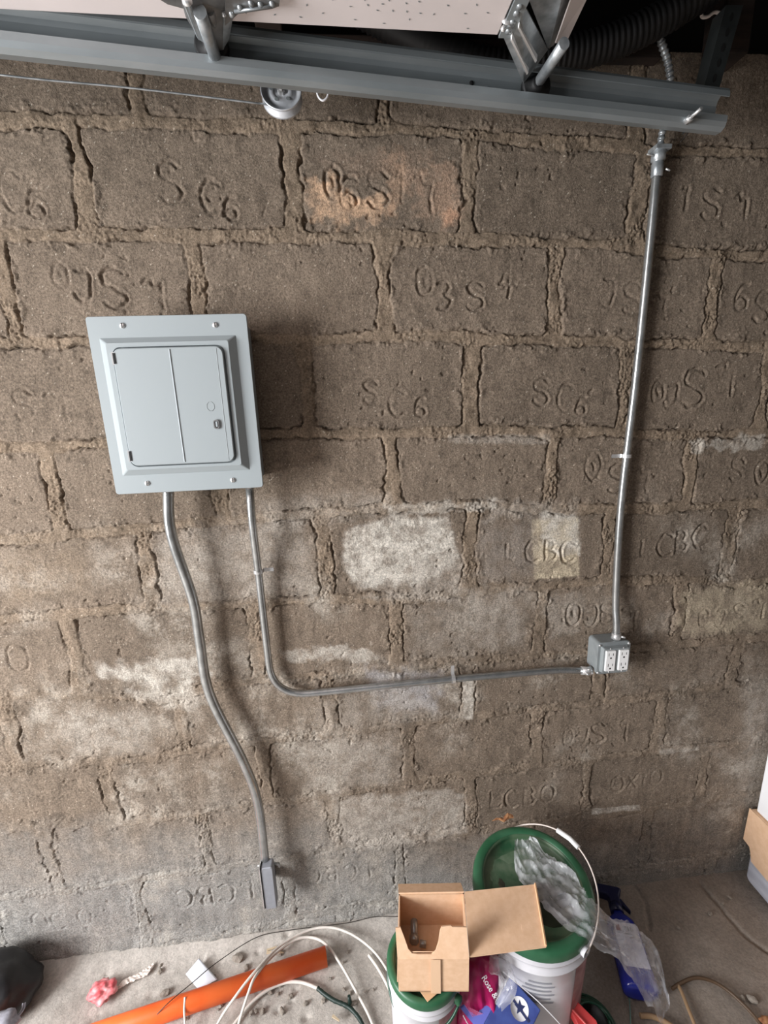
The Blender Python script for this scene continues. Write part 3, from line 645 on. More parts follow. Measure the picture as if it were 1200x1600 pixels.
# ------------------------------------------------------------------ outlet box
ox0, ox1, oz0, oz1 = .648, .742, .826, .921; OY = -.060
t = thing('outlet_box', ((ox0+ox1)/2, -.004, oz0), 'square metal outlet box with two white double receptacles', 'power outlet')
bm = NB(); q = rrect(ox0+.002, oz0+.002, ox1-.002, oz1-.002, .010); prism(bm, [(x, -.002, z) for x, z in q], [(x, -.046, z) for x, z in q]); obj('back_box', bm, M_boxgrey, t)
bm = NB(); q = rrect(ox0, oz0, ox1, oz1, .011); q2 = rrect(ox0+.003, oz0+.003, ox1-.003, oz1-.003, .009); q3 = rrect(ox0+.010, oz0+.008, ox1-.008, oz1-.010, .004)
ring(bm, q, -.044, q, -.049); ring(bm, q, -.049, q2, -.0505); ring(bm, q2, -.0505, q3, -.0505); q4 = rrect(ox0+.013, oz0+.011, ox1-.011, oz1-.013, .004); ring(bm, q3, -.0505, q4, -.061)
bm.faces.new([bm.verts.new((x, -.061, z)) for x, z in q4]); bm.faces.new([bm.verts.new((x, -.044, z)) for x, z in q]); obj('cover_plate', bm, M_boxgrey, t)
for x, z in ((ox0+.007, oz1-.007), (ox1-.006, oz0+.006), (ox0+.007, oz0+.006), (ox1-.006, oz1-.007)):
    bm = NB(); lathe(bm, [(.0036, 0), (.0034, .0016), (0, .0024)], basis((x, -.0505, z), (1, 0, 0), (0, 0, 1)), 14); obj('cover_screw', bm, M_zinc, t)
for k, cx in enumerate((.679, .7155)):
    bm = NB(); cz = .8735; q = rrect(cx-.0135, cz-.030, cx+.0135, cz+.030, .002); q2 = rrect(cx-.0125, cz-.029, cx+.0125, cz+.029, .0015)
    ring(bm, q, -.0605, q, -.0645); ring(bm, q, -.0645, q2, -.0655); bm.faces.new([bm.verts.new((x, -.0655, z)) for x, z in q2])
    rc = tag(obj('receptacle', bm, M_white, t), 'white double receptacle')
    for s in (-1, 1):
        zz = cz+s*.0155; bm = NB()
        box(bm, (cx-.0068, -.0657, zz+.000), (cx-.0052, -.0645, zz+.0085)); box(bm, (cx+.0052, -.0657, zz+.001), (cx+.0068, -.0645, zz+.0078))
        lathe(bm, [(.0026, 0), (0, .0001)], basis((cx, -.0657, zz-.006), (1, 0, 0), (0, 0, 1)), 12); obj('socket_slots', bm, M_dark, rc)
    for s in (-1, 1):
        bm = NB(); lathe(bm, [(.0022, 0), (.002, .001), (0, .0015)], basis((cx, -.061, cz+s*.0345), (1, 0, 0), (0, 0, 1)), 10); obj('screw', bm, M_zinc, t)

# ------------------------------------------------------------------ garage door track
A = Vector((-.85, -.295, 2.080)); PT = PY(1116, 211, -.150)
def trk(px, py, Yl, Yr): pass
TL = Vector((-1.9, -.40, 2.115)); 
B = PY(1112, 211, -.150); A0 = PY(0, 92, -.262)
dirT = (B-A0).normalized(); TL = A0-dirT*1.35
up = Vector((0, 0, 1)); up = (up-dirT*up.dot(dirT)).normalized(); outv = dirT.cross(up).normalized()
if outv.y > 0: outv = -outv
def TR(s, d, h): return B-dirT*s+outv*d+up*h       # s back from right end, d toward the room, h up
TRL = (B-TL).length
prof = [(0, .006), (0, .046), (.002, .053), (.008, .0590), (.020, .0620), (.0262, .0600), (.0290, .0550), (.0300, .046), (.0285, .0455), (.0272, .0540), (.0250, .0580), (.020, .0600), (.009, .0570), (.0038, .0515), (.0018, .045),
        (.0018, .007), (.004, .001), (.010, -.003), (.020, -.0035), (.0265, .0005), (.0290, .0070), (.0300, .016), (.0315, .016), (.0308, .0060), (.0280, -.0012), (.0205, -.0055), (.0090, -.0050), (.0025, -.0005)]
bm = NB(); prism(bm, [TR(0, d, h) for d, h in prof], [TR(TRL, d, h) for d, h in prof])
trk_t = thing('door_track', TR(0, 0, 0), 'long galvanised steel garage door track crossing the top of the view', 'door track')
obj('track_channel', bm, M_track, trk_t)
for s_, hh_ in ((.59, .035),):
    pass
q = PY(734, 142, -.2)
bm = NB(); M = basis(TR((B-PY(734, 142, -.19)).dot(dirT), .0022, .036), dirT, up); lathe(bm, [(.004, 0), (.0036, .001), (0, .0012)], M, 12); obj('rivet', bm, M_dark, trk_t)
bm = NB(); M = basis(TR((B-PY(757, 148, -.19)).dot(dirT), .0020, .022), dirT, up); lathe(bm, [(.013, -.001), (.011, .003), (.006, .0055), (0, .006)], M, 20); obj('carriage_bolt_head', bm, M_galv, trk_t)
# bolt at the end
bm = NB(); a = PY(1072, 190, -.185); b = PY(1096, 169, -.215); tube(bm, [a, a.lerp(b, .35)], .006, 6); tube(bm, [a, b], .0030, 10)
tag(obj('bolt', bm, M_zinc, trk_t), 'bright bolt through the track end')
# perforated hanger
t = thing('perforated_angle', PY(1090, 185, -.148), 'dark perforated steel angle holding up the right end of the track', 'bracket')
a = PY(1083, 196, -.148); b = PY(1133, 10, -.10); a2 = PY(1108, 190, -.148); b2 = PY(1160, 10, -.10)
bm = NB(); slab(bm, [a, a2, b2, b], .002); slab(bm, [a, a+Vector((0, .03, 0)), b+Vector((0, .03, 0)), b], .002); pl = obj('angle_bar', bm, M_angle, t)
bm = NB()
for k in range(7):
    c = a.lerp(b, .12+k*.13).lerp(a2.lerp(b2, .12+k*.13), .5); dd = (b-a).normalized(); xx = (a2-a).normalized()
    M = basis(c+Vector((0, -.0025, 0)), dd, xx); n = 12
    f = bm.faces.new([bm.verts.new(M@Vector((.009*math.cos(2*PI*i/n), .0035*math.sin(2*PI*i/n), 0))) for i in range(n)])
obj('slots', bm, M_dark, t)
bm = NB(); tube(bm, spline([PY(1063, 222, -.15), PY(1070, 214, -.15), PY(1078, 200, -.155)], 4), .0012, 6); obj('wire_tie', bm, M_steelwire, t)

# ------------------------------------------------------------------ sectional door overhead
zd0 = 2.086; 
t = thing('sectional_garage_door', (.26, -.30, zd0), 'white steel sectional garage door stored overhead with dimpled inner face', 'garage door')
DS = .0175  # slight slope toward the opening
def dz(x): return zd0+(.263-x)*DS
edges = [.263, -.172, -.70, -1.23, -1.76, -2.2]
def dspt(px, py):
    r = ray(px, py); s = (zd0-CAM[2])/r[2]; return Vector(CAM+r*s)
marks = [(614,20),(636,21),(657,23),(678,24),(727,22),(684,44),(731,45),(700,10),(655,5),(575,12),(598,10),(548,15),(590,20),(555,35),(570,4),(520,5),(505,26),(480,14),(470,33),(635,8),(608,4),(745,8),(762,20),(430,30),(415,12),(385,28),(250,5),(235,2),(640,33),(600,40)]
for k in range(5):
    xr_, xl_ = edges[k]-.002, edges[k+1]+.002; bm = NB()
    hexa(bm, [(xl_, -2.75, dz(xl_)), (xr_, -2.75, dz(xr_)), (xr_, -.30, dz(xr_)), (xl_, -.30, dz(xl_)), (xl_, -2.75, dz(xl_)+.045), (xr_, -2.75, dz(xr_)+.045), (xr_, -.30, dz(xr_)+.045), (xl_, -.30, dz(xl_)+.045)])
    pnl = obj('door_section', bm, M_doorwhite, t, bevel=.0015)
    if k < 2:
        bm = NB(); c = 0
        for px, py in marks:
            q = dspt(px, py)
            if xl_+.01 < q.x < xr_-.01 and q.y < -.31:
                a = random.random()*3; u = Vector((math.cos(a), math.sin(a), 0))*.0025; v = Vector((-u.y, u.x, 0))*.45; z_ = dz(q.x)-.0006; q = Vector((q.x, q.y, z_))
                bm.faces.new([bm.verts.new(q+w_) for w_ in (-u, -v, u, v)]); c += 1  # flat grey marks paint the shade of the stamped dimples
        if c: tag(obj('dimple_shade_marks', bm, M_boxgrey, pnl), 'small dark marks painted as the shade in pressed dimples')
        else: bm.free()
# end stile with rivets
bm = NB(); e0, e1 = .250, .285
hexa(bm, [(.263, -2.75, zd0-.002), (.283, -2.75, zd0-.002), (.283, -.298, zd0-.002), (.263, -.298, zd0-.002), (.263, -2.75, zd0+.047), (.283, -2.75, zd0+.047), (.283, -.298, zd0+.047), (.263, -.298, zd0+.047)])
st = tag(obj('end_stile', bm, M_boxgrey, t), 'grey steel rail on the door end')
bm = NB()
for px, py in ((783, 46), (792, 32), (797, 18), (802, 7), (789, 38)):
    q = dspt(px, py); q.x = .273; lathe(bm, [(.0045, 0), (.0038, .002), (0, .003)], basis((q.x, q.y, zd0-.002), (1, 0, 0), (0, -1, 0)), 12)
obj('rivets', bm, M_galv, st)
# top bracket plate (two pressed slots), strut and brace
def pz(px, py, Z): return PZ(px, py, Z)
q = [PY(786, 57, -.30), PY(816, 2, -.36), PY(856, 78, -.235), PY(818, 131, -.205)]
bm = NB(); slab(bm, [q[0], q[1], q[2], q[3]], .003)
br = tag(obj('top_bracket', bm, M_galv, t), 'galvanised top roller bracket with two pressed ribs')
def lerp4(u, v): return q[0].lerp(q[1], u).lerp(q[3].lerp(q[2], u), v)
nrm = (q[1]-q[0]).cross(q[3]-q[0]).normalized()
if nrm.dot(Vector(CAM)-q[0]) < 0: nrm = -nrm
for u in (.30, .66):
    bm = NB(); a, b, c, d = lerp4(u-.05, .12), lerp4(u+.05, .12), lerp4(u+.05, .86), lerp4(u-.05, .86)
    prism(bm, [a, b, c, d], [p_+nrm*.008 for p_ in (a.lerp(c, .02)*.85+b*.15, b*.85+a*.15, c*.85+d*.15, d*.85+c*.15)]); obj('pressed_rib', bm, M_rib, br)
bm = NB()
for (px, py, r) in ((793, 30, .009), (786, 46, .004), (808, 12, .004)):
    c = PY(px, py, -.325); lathe(bm, [(r, 0), (r*.8, .003), (r*.35, .0045), (0, .0045)], basis(c, (1, 0, 0), (0, .25, 1)), 16)
obj('bracket_bolts', bm, M_zinc, br)
# reinforcement strut: folded sheet running away along the door end
bm = NB(); slab(bm, [PY(822, -12, -.36), PY(880, -12, -.36), PY(860, 68, -.25), PY(856, 76, -.235)], .0015); slab(bm, [PY(880, -12, -.36), PY(895, -12, -.33), PY(866, 70, -.235), PY(858, 76, -.235)], .0015)
obj('reinforcement_strut', bm, M_galv, t)
bm = NB(); slab(bm, [PY(896, -12, -.35), PY(922, -12, -.33), PY(888, 60, -.26), PY(868, 68, -.26)], .002); tag(obj('brace_strip', bm, M_doorwhite, t), 'pale brace strip beside the strut')
# end roller: stem + nylon wheel
def roller(a, b, label_, wheel_r=.0235):
    rl = NB(); tube(rl, [a, b], .0055, 14); o_ = obj('roller_stem', rl, M_darksteel if wheel_r > .0236 else M_galv, t)
    bm2 = NB(); d_ = (b-a).normalized(); M_ = basis(a, d_.cross(Vector((0, 0, 1))), Vector((0, 0, 1)))
    if (M_.to_3x3()@Vector((0, 0, 1))).dot(d_) < 0: M_ = basis(a, -d_.cross(Vector((0, 0, 1))), Vector((0, 0, 1)))
    lathe(bm2, [(0, -.008), (wheel_r, -.008), (wheel_r+.001, -.005), (wheel_r+.001, .004), (wheel_r-.002, .006), (.012, .006), (.010, .010), (.006, .011), (.0, .011)], M_, 28)
    wv = obj('roller_wheel', bm2, M_black, o_)
    return o_
s_end = (B-PY(832, 146, -.19)).dot(dirT)
a = TR(s_end, .016, .034); b = a+Vector((0.004, -.092, .002)); roller(a, b, '')
bm = NB(); tube(bm, [a.lerp(b, .18), b+(b-a)*.02], [.0085, .0085], 16); obj('roller_sleeve', bm, M_galv, br)
bm = NB(); tube(bm, [a.lerp(b, .05), a.lerp(b, .20)], .0058, 12); 
# hinge + roller at the section joint
s_h = (B-PY(334, 88, -.235)).dot(dirT)
a = TR(s_h, .016, .036); b = a+Vector((-.004, -.135, .012)); roller(a, b, '', .0238)
hg = t
c1 = PY(318, 60, -.30)
bm = NB(); 
pl = [PY(280, -10, -.37), PY(352, -10, -.36), PY(362, 22, -.315), PY(348, 78, -.262), PY(333, 82, -.262), PY(310, 60, -.285), PY(290, 26, -.325)]
cen = sum(pl, Vector())/len(pl)
vs = [bm.verts.new(p_) for p_ in pl]; vs2 = [bm.verts.new(p_+Vector((0.001, .003, .002))) for p_ in pl]; n = len(vs)
for i in range(n): bm.faces.new((vs[i], vs[(i+1) % n], vs2[(i+1) % n], vs2[i]))
for i in range(1, n-1): bm.faces.new((vs[0], vs[i], vs[i+1])); bm.faces.new((vs2[0], vs2[i+1], vs2[i]))
hin = tag(obj('roller_hinge', bm, M_darksteel, t), 'galvanised roller hinge at the joint of two door sections')
bm = NB(); tube(bm, [PY(312, 18, -.345), PY(337, 92, -.255)], .0088, 16); obj('stem_barrel', bm, M_galv, hin)
bm = NB(); tube(bm, [PY(326, 14, -.33), PY(338, 46, -.285)], .0075, 14); obj('hinge_barrel', bm, M_darksteel, hin)
bm = NB(); slab(bm, [PY(350, 20, -.325), PY(366, 14, -.325), PY(358, 62, -.275), PY(348, 78, -.262)], .002); slab(bm, [PY(283, -6, -.375), PY(290, -8, -.372), PY(318, 66, -.283), PY(310, 62, -.288)], .004); obj('side_flange', bm, M_galv, hin)
bm = NB(); lathe(bm, [(.0065, 0), (.006, .004), (0, .006)], basis(PY(293, 4, -.375), (1, 0, 0), (0, .4, 1)), 16); lathe(bm, [(.003, 0), (.002, .003), (0, .003)], basis(PY(350, 24, -.33), (1, 0, 0), (0, .4, 1)), 12); obj('hinge_bolts', bm, M_zinc, hin)
# flat leaf to the right of the hinge
bm = NB(); zq = zd0-.004; slab(bm, [PZ(352, -8, zq), PZ(438, -8, zq), PZ(436, 10, zq), PZ(425, 14, zq), PZ(372, 22, zq), PZ(352, 40, zq-.002)], .003)
bm2 = bm; lf = obj('hinge_leaf', bm, M_darksteel, hin)
bm = NB()
for px, py in ((375, 12), (392, 5), (407, 7), (425, 6), (362, 22)):
    lathe(bm, [(.0042, 0), (.003, .003), (0, .004)], basis(PZ(px, py, zq-.0005), (1, 0, 0), (0, -1, 0)), 10)
tube(bm, [PZ(366, 18, zq-.003), PZ(425, 10, zq-.003)], .002, 6)
obj('leaf_screws', bm, M_galv, lf)
bm = NB(); slab(bm, [PZ(238, -8, zq), PZ(284, -8, zq), PZ(288, 14, zq), PZ(262, 7, zq)], .003); obj('hinge_leaf', bm, M_darksteel, hin)

# pulley, lift cable, hook
c = PY(440, 147, -.105)
t = thing('cable_pulley', c, 'grey steel cable pulley hanging behind the track', 'pulley')
M = basis(c, (1, 0, 0), (0, 0, 1)) @ Matrix.Rotation(-.25, 4, 'X')
bm = NB(); lathe(bm, [(0, .004), (.012, .004), (.0125, .006), (.020, .005), (.024, .002), (.030, .003), (.0345, .008), (.0365, .008), (.0355, .004), (.030, -.001), (.030, -.004), (.0355, -.009), (.0365, -.012), (.034, -.012), (.026, -.008), (0, -.008)], M, 48)
obj('sheave', bm, M_plate, t)
bm = NB()
for k in range(5):
    a_ = 2*PI*k/5+.4; lathe(bm, [(.0035, 0), (0, .0002)], M@Matrix.Translation((.0175*math.cos(a_), .0175*math.sin(a_), .0062)), 12)
obj('lightening_holes', bm, M_boxgrey, t)
bm = NB(); lathe(bm, [(.007, .004), (.0065, .009), (.003, .010), (.003, .014), (0, .014)], M, 6, smooth=False); tag(obj('axle_bolt', bm, M_zinc, t), 'bright axle bolt')
bm = NB(); tube(bm, spline([PY(-420, 60, -.20), PY(0, 117, -.150), PY(210, 138, -.128), PY(423, 164, -.108)], 6), .0016, 8)
tag(obj('lift_cable', bm, M_galv), 'thin steel lift cable running under the track to the pulley', 'cable')
bm = NB(); tube(bm, spline([PY(494, 135, -.13), PY(497, 150, -.13), PY(504, 157, -.13), PY(511, 152, -.13), PY(514, 140, -.13)], 6), .0018, 8)
tag(obj('wire_hook', bm, M_print), 'small white wire loop showing just below the track right of the pulley', 'hook')

# black hose, stray wire
hp = spline([(.02, -.03, 2.32), (.30, -.045, 2.205), (.46, -.05, 2.215), (.62, -.07, 2.25), (.80, -.105, 2.34), (.98, -.12, 2.48)], 60)
acc = 0; rad = []
for i, q_ in enumerate(hp):
    acc += (q_-hp[i-1]).length if i else 0
    rad.append(.028+.0018*math.sin(acc*2*PI/.011))
bm = NB(); tube(bm, hp, rad, 24); tag(obj('corrugated_hose', bm, M_hose), 'thick black corrugated hose along the top of the wall', 'hose')
bm = NB(); tube(bm, spline([PY(1096, 17, -.06), PY(1097, 26, -.06), PY(1106, 26, -.06), PY(1118, 19, -.06), PY(1134, 26, -.06), PY(1143, 32, -.06)], 6), [.0030]*31, 8)
tag(obj('stray_wire', bm, M_bandwhite), 'short pale bent wire near the top right corner', 'wire')

# ------------------------------------------------------------------ buckets
def bucket(cx, cy, ztop, r, taper, label_, lid_label, tilt, small):
    t = thing('plastic_bucket', (cx, cy, 0), label_, 'bucket')
    M = Matrix.Translation((cx, cy, 0))
    MT = Matrix.Translation((cx, cy, ztop))@Matrix.Rotation(tilt, 4, 'X')
    rb = r*taper; H = ztop-.012; k = r/.147
    def rz(z): return rb+(r*.955-rb)*z/H
    bm = NB(); pr = [(0, 0.001), (rb-.004, 0.001), (rb, .005)]
    for z in np.linspace(.03, H-.075*k, 6): pr.append((rz(z), z))
    for z0, dr_ in ((H-.070*k, .006), (H-.066*k, .006), (H-.062*k, .0), (H-.045*k, 0), (H-.042*k, .006), (H-.038*k, .006), (H-.035*k, 0), (H-.012, .0005), (H, .0)): pr.append((rz(z0)+dr_*k, z0))
    lathe(bm, pr, M, 64); body = obj('bucket_body', bm, M_bucket, t)
    if small:
        spans = ((-1.35, -.35, .06, H-.08*k, M_label, 'faded red printed label panel'),)
    else:
        spans = ((-1.15, .1, .05, H-.085, M_label, 'faded red printed label panel'),)
    for a0, a1, z0, z1, mm, lb in spans:
        bm = NB(); lathe(bm, [(rz(z)+.0006, z) for z in np.linspace(z0, z1, 5)], M, 24, a0=a0, a1=a1); tag(obj('label', bm, mm, body), lb)
    bm = NB()
    for i in range(6):
        z = H-.100*k-i*.013*k; 
        if z > .04: lathe(bm, [(rz(z)+.0007, z), (rz(z-.005*k)+.0007, z-.005*k)], M, 16, a0=-2.0-.05*(i % 3), a1=-1.62+.06*(i % 2))
    tag(obj('printed_lines', bm, M_ink, body), 'grey lines of printing')
    bm = NB(); R_ = r
    lathe(bm, [(0, -.010*k), (.60*R_, -.010*k), (.79*R_, -.011*k), (.805*R_, -.004*k), (.815*R_, .003*k), (.84*R_, .004*k), (.93*R_, .003*k), (.965*R_, .002*k), (.99*R_, -.002*k), (R_, -.008*k), (R_, -.026*k), (.985*R_, -.030*k), (.955*R_, -.030*k), (.955*R_, -.026*k)], MT, 72)
    lid = obj('lid', bm, M_green, t)
    bm = NB(); lathe(bm, [(.835*R_, .0047*k), (.85*R_, .0072*k), (.93*R_, .0066*k), (.965*R_, .0050*k), (.99*R_, .0010*k), (R_+.0009, -.006*k), (R_+.0009, -.024*k)], MT, 72); tag(obj('lid_rim', bm, M_greenrim, lid), 'brighter green rim')
    return t, lid, MT, M, rz
big, lid, MT, Mb, rzb = bucket(.415, -.232, .372, .147, .87, 'large white bucket with dusty green lid standing behind the cardboard box', '', .11, False)
def blotch(cx, cy, rx, ry, rot, z, seed, name, m, parent, M, th=.0006):
    bm = NB(); n = 36; P = []
    for i in range(n):
        a = 2*PI*i/n; f = 1+.35*mnoise.noise(Vector((math.cos(a)*1.7+seed, math.sin(a)*1.7, seed)))+.15*mnoise.noise(Vector((math.cos(a)*6+seed, math.sin(a)*6, seed)))
        x = rx*f*math.cos(a); y = ry*f*math.sin(a); P.append((cx+x*math.cos(rot)-y*math.sin(rot), cy+x*math.sin(rot)+y*math.cos(rot)))
    prism(bm, [M@Vector((x, y, z)) for x, y in P], [M@Vector((x*.0+x, y, z+th)) for x, y in P]); return obj(name, bm, m, parent)
blotch(-.075, .012, .014, .008, 1.6, -.0098, 2, 'mud_spot', M_mud, lid, MT)
blotch(.028, -.045, .058, .042, -.5, -.0098, 5, 'mud_puddle', mat('wet_grime', (30, 40, 28), .25, rgb2=(52, 56, 42), scale=30), lid, MT)
blotch(.040, -.040, .012, .026, .2, -.0090, 9, 'mud_ring', M_mud, lid, MT)
blotch(.058, -.066, .022, .010, .5, -.0090, 12, 'mud_crust', mat('pale_mud', (112, 114, 92), .7, bump=.5), lid, MT)
blotch(-.02, .05, .075, .035, .15, -.0098, 21, 'dust_patch', mat('pale_green_dust', (104, 122, 100), .85, rgb2=(74, 100, 74), scale=34), lid, MT, .0002)
blotch(-.055, .025, .045, .045, .8, -.0097, 15, 'dust_patch', mat('green_dust', (92, 110, 88), .8, rgb2=(60, 90, 64), scale=40), lid, MT, .0003)
# bail handle of the big bucket
lugA = Vector((.415, -.232, .315))
pa = PZ(914, 1492, .325); ca = Vector((.415, -.232, 0)); da = Vector((pa.x-.415, pa.y+.232, 0)); ang = math.atan2(da.y, da.x)
rB = .153
d_ = Vector((math.cos(ang), math.sin(ang), 0)); n_ = Vector((-d_.y, d_.x, 0))
if n_.x < 0: n_ = -n_
def bail(theta, th): # theta along the half circle, th lift angle
    o_ = n_*math.cos(th)+Vector((0, 0, 1))*math.sin(th)
    return Vector((.415, -.232, .335))+d_*(rB*math.cos(theta))+o_*(rB*1.10*math.sin(theta))
th = .50
bpts = [bail(PI*k/30, th) for k in range(31)]
bm = NB(); tube(bm, bpts, .0019, 8); hw = tag(obj('bail_handle', bm, M_bandwhite, big), 'white wire bail handle')
bm = NB(); tube(bm, [bail(PI*.44, th), bail(PI*.50, th), bail(PI*.575, th)], .0065, 14); tag(obj('handle_grip', bm, M_white, hw), 'white plastic handle grip')
for s in (1, -1):
    bm = NB(); c = Vector((.415, -.232, .335))+d_*(s*.148); lathe(bm, [(.012, -.006), (.012, .003), (.009, .006), (0, .006)], basis(c, n_, Vector((0, 0, 1))) if s < 0 else basis(c, -n_, Vector((0, 0, 1))), 20); obj('handle_lug', bm, M_bucket, big)

sm, slid, MS, Mb2, rzs = bucket(.1225, -.312, .298, .0865, .9, 'small white bucket with green lid carrying the open cardboard box', '', .05, True)
sb = [Vector((.1225, -.312, .262))+Vector((math.cos(-2.75+k*0), 0, 0)) for k in range(1)]
dS = Vector((math.cos(-.75), math.sin(-.75), 0)); nS = Vector((dS.y, -dS.x, 0))
if nS.y > 0: nS = -nS
bp = []
for k in range(25):
    a_ = PI*k/24; o_ = nS*math.cos(-.75)+Vector((0, 0, 1))*math.sin(-.75); bp.append(Vector((.1225, -.312, .258))+dS*(.094*math.cos(a_))+o_*(.102*math.sin(a_)))
bm = NB(); tube(bm, bp, .0032, 10); tag(obj('bail_handle', bm, M_gwire, sm), 'green plastic bail handle hanging down')
bm = NB(); c = Vector((.1225, -.312, .258))+dS*.090; lathe(bm, [(.010, -.005), (.010, .005), (.006, .008), (0, .008)], basis(c, Vector((0, 0, 1)), dS.cross(Vector((0,0,1)))), 16); obj('handle_lug', bm, M_greenrim, sm)
bm = NB(); q_ = [PZ(656, 1538, .302), PZ(690, 1538, .302), PZ(684, 1552, .302), PZ(668, 1566, .302), PZ(654, 1546, .302)]; prism(bm, q_, [p_+Vector((0, 0, .0012)) for p_ in q_]); tag(obj('card_scrap', bm, M_tape), 'tan scrap of card stuck on the small bucket lid under the open box', 'scrap')

# ------------------------------------------------------------------ open cardboard box on the small bucket
zb_, zt_ = .3045, .404
BL = PZ(623, 1397, zt_); BR = PZ(725, 1395, zt_); FR = PZ(733, 1497, zt_); FL = PZ(621, 1497, zt_)
t = thing('open_cardboard_box', ((BL.x+FR.x)/2, (BL.y+FR.y)/2, zb_), 'open brown cardboard box with a notched flap sitting on the small bucket', 'box')
def dn(p_, k=0): return Vector((p_.x, p_.y, zb_))
bm = NB(); T_ = .003
for a, b in ((BL, BR), (BR, FR), (FR, FL), (FL, BL)):
    slab(bm, [dn(a), dn(b), b, a], T_)
slab(bm, [dn(FL), dn(FR), dn(BR), dn(BL)], T_)
obj('carton', bm, M_card, t)
# notched front flap, standing up from the front edge and leaning in
up_ = (Vector((0, .35, .94))).normalized(); ex = (FR-FL).normalized(); Wf = (FR-FL).length; Hf = .062
out = [(0, 0), (Wf, 0), (Wf*.985, Hf*1.0), (Wf*.80, Hf*1.02), (Wf*.79, Hf*1.05), (Wf*.66, Hf*1.02), (Wf*.63, Hf*.88), (Wf*.61, Hf*.60), (Wf*.56, Hf*.30), (Wf*.50, Hf*.17), (Wf*.22, Hf*.18), (Wf*.17, Hf*.30), (Wf*.12, Hf*.62), (Wf*.08, Hf*.98), (Wf*.02, Hf*1.0)]
bm = NB(); nn = ex.cross(up_)*.0028
tops = [(0, Hf*.98), (Wf*.07, Hf), (Wf*.11, Hf*.72), (Wf*.16, Hf*.32), (Wf*.21, Hf*.18), (Wf*.30, Hf*.15), (Wf*.48, Hf*.15), (Wf*.54, Hf*.26), (Wf*.59, Hf*.55), (Wf*.62, Hf*.88), (Wf*.65, Hf*1.02), (Wf*.78, Hf*1.05), (Wf*.80, Hf*1.01), (Wf, Hf)]
P_ = [FL+ex*u for u, v in tops]; Q_ = [FL+ex*u+up_*v for u, v in tops]
va = [bm.verts.new(p_) for p_ in P_]; vb = [bm.verts.new(p_) for p_ in Q_]; vc = [bm.verts.new(p_+nn) for p_ in P_]; vd = [bm.verts.new(p_+nn) for p_ in Q_]
for i in range(len(tops)-1):
    bm.faces.new((va[i], va[i+1], vb[i+1], vb[i])); bm.faces.new((vc[i], vd[i], vd[i+1], vc[i+1])); bm.faces.new((vb[i], vb[i+1], vd[i+1], vd[i])); bm.faces.new((va[i+1], va[i], vc[i], vc[i+1]))
bm.faces.new((va[0], vb[0], vd[0], vc[0])); bm.faces.new((va[-1], vc[-1], vd[-1], vb[-1]))
obj('notched_flap', bm, M_card, t)
bm = NB(); a, b = FL+up_*.012-nn*.2, FR+up_*.012-nn*.2; tube(bm, [a, b], .0009, 6); obj('fold_crease', bm, M_card, t)
# right lid flap resting toward the big lid
q_ = [FR+Vector((.001, 0, .001)), PZ(853, 1481, .412), PZ(836, 1383, .418), BR+Vector((.001, 0, .001))]
bm = NB(); slab(bm, q_, .003); sf = obj('side_flap', bm, M_card, t)
bm = NB(); e_ = (q_[1]-q_[0]).normalized(); slab(bm, [q_[1], q_[1]+e_*.002+Vector((0, 0, .007)), q_[2]+e_*.002+Vector((0, 0, .007)), q_[2]], .003); tag(obj('tuck_edge', bm, M_cardin, sf), 'lighter folded edge')
bm = NB(); a_ = q_[0].lerp(q_[1], .72)+Vector((0, 0, .004)); b_ = q_[3].lerp(q_[2], .72)+Vector((0, 0, .004)); tube(bm, [a_.lerp(b_, .25)-Vector((0, 0, .0008)), a_.lerp(b_, .8)-Vector((0, 0, .0008))], .0005, 6); obj('fold_crease', bm, M_card, sf)
# back flap folded out
bm = NB(); slab(bm, [BL, BR, BR+Vector((0, .030, -.012)), BL+Vector((.002, .030, -.012))], .003); obj('back_flap', bm, M_card, t)
bm = NB(); slab(bm, [BL, FL, FL+Vector((-.003, 0, -.07)), BL+Vector((-.003, 0, -.06))], .0025); obj('left_flap', bm, M_card, t)
of_ = ex.cross(Vector((0, 0, 1))).normalized()
if of_.y > 0: of_ = -of_
bm = NB(); a_ = FL+ex*(Wf*.46)+of_*.0034; b_ = FL+ex*(Wf*.60)+of_*.0034; slab(bm, [a_, b_, dn(b_), dn(a_)], .0004); tag(obj('tape_strip', bm, mat('pale_tape', (228, 192, 158), .6), t), 'faint paler strip of tape')
# fittings inside
a = PZ(647, 1422, zb_+.018); b = PZ(647, 1462, zb_+.018); bm = NB(); tube(bm, [a, b], .0085, 16); tube(bm, [b, b+(b-a)*.25], .011, 6)
tag(obj('conduit_fitting', bm, M_galv), 'grey metal conduit fitting lying inside the open cardboard box', 'fitting')
a = PZ(656, 1474, zb_+.016); bm = NB(); tube(bm, [a, a+Vector((.014, -.004, 0))], .008, 6); tag(obj('hex_nut', bm, M_galv), 'small grey nut beside the fitting inside the open cardboard box', 'nut')

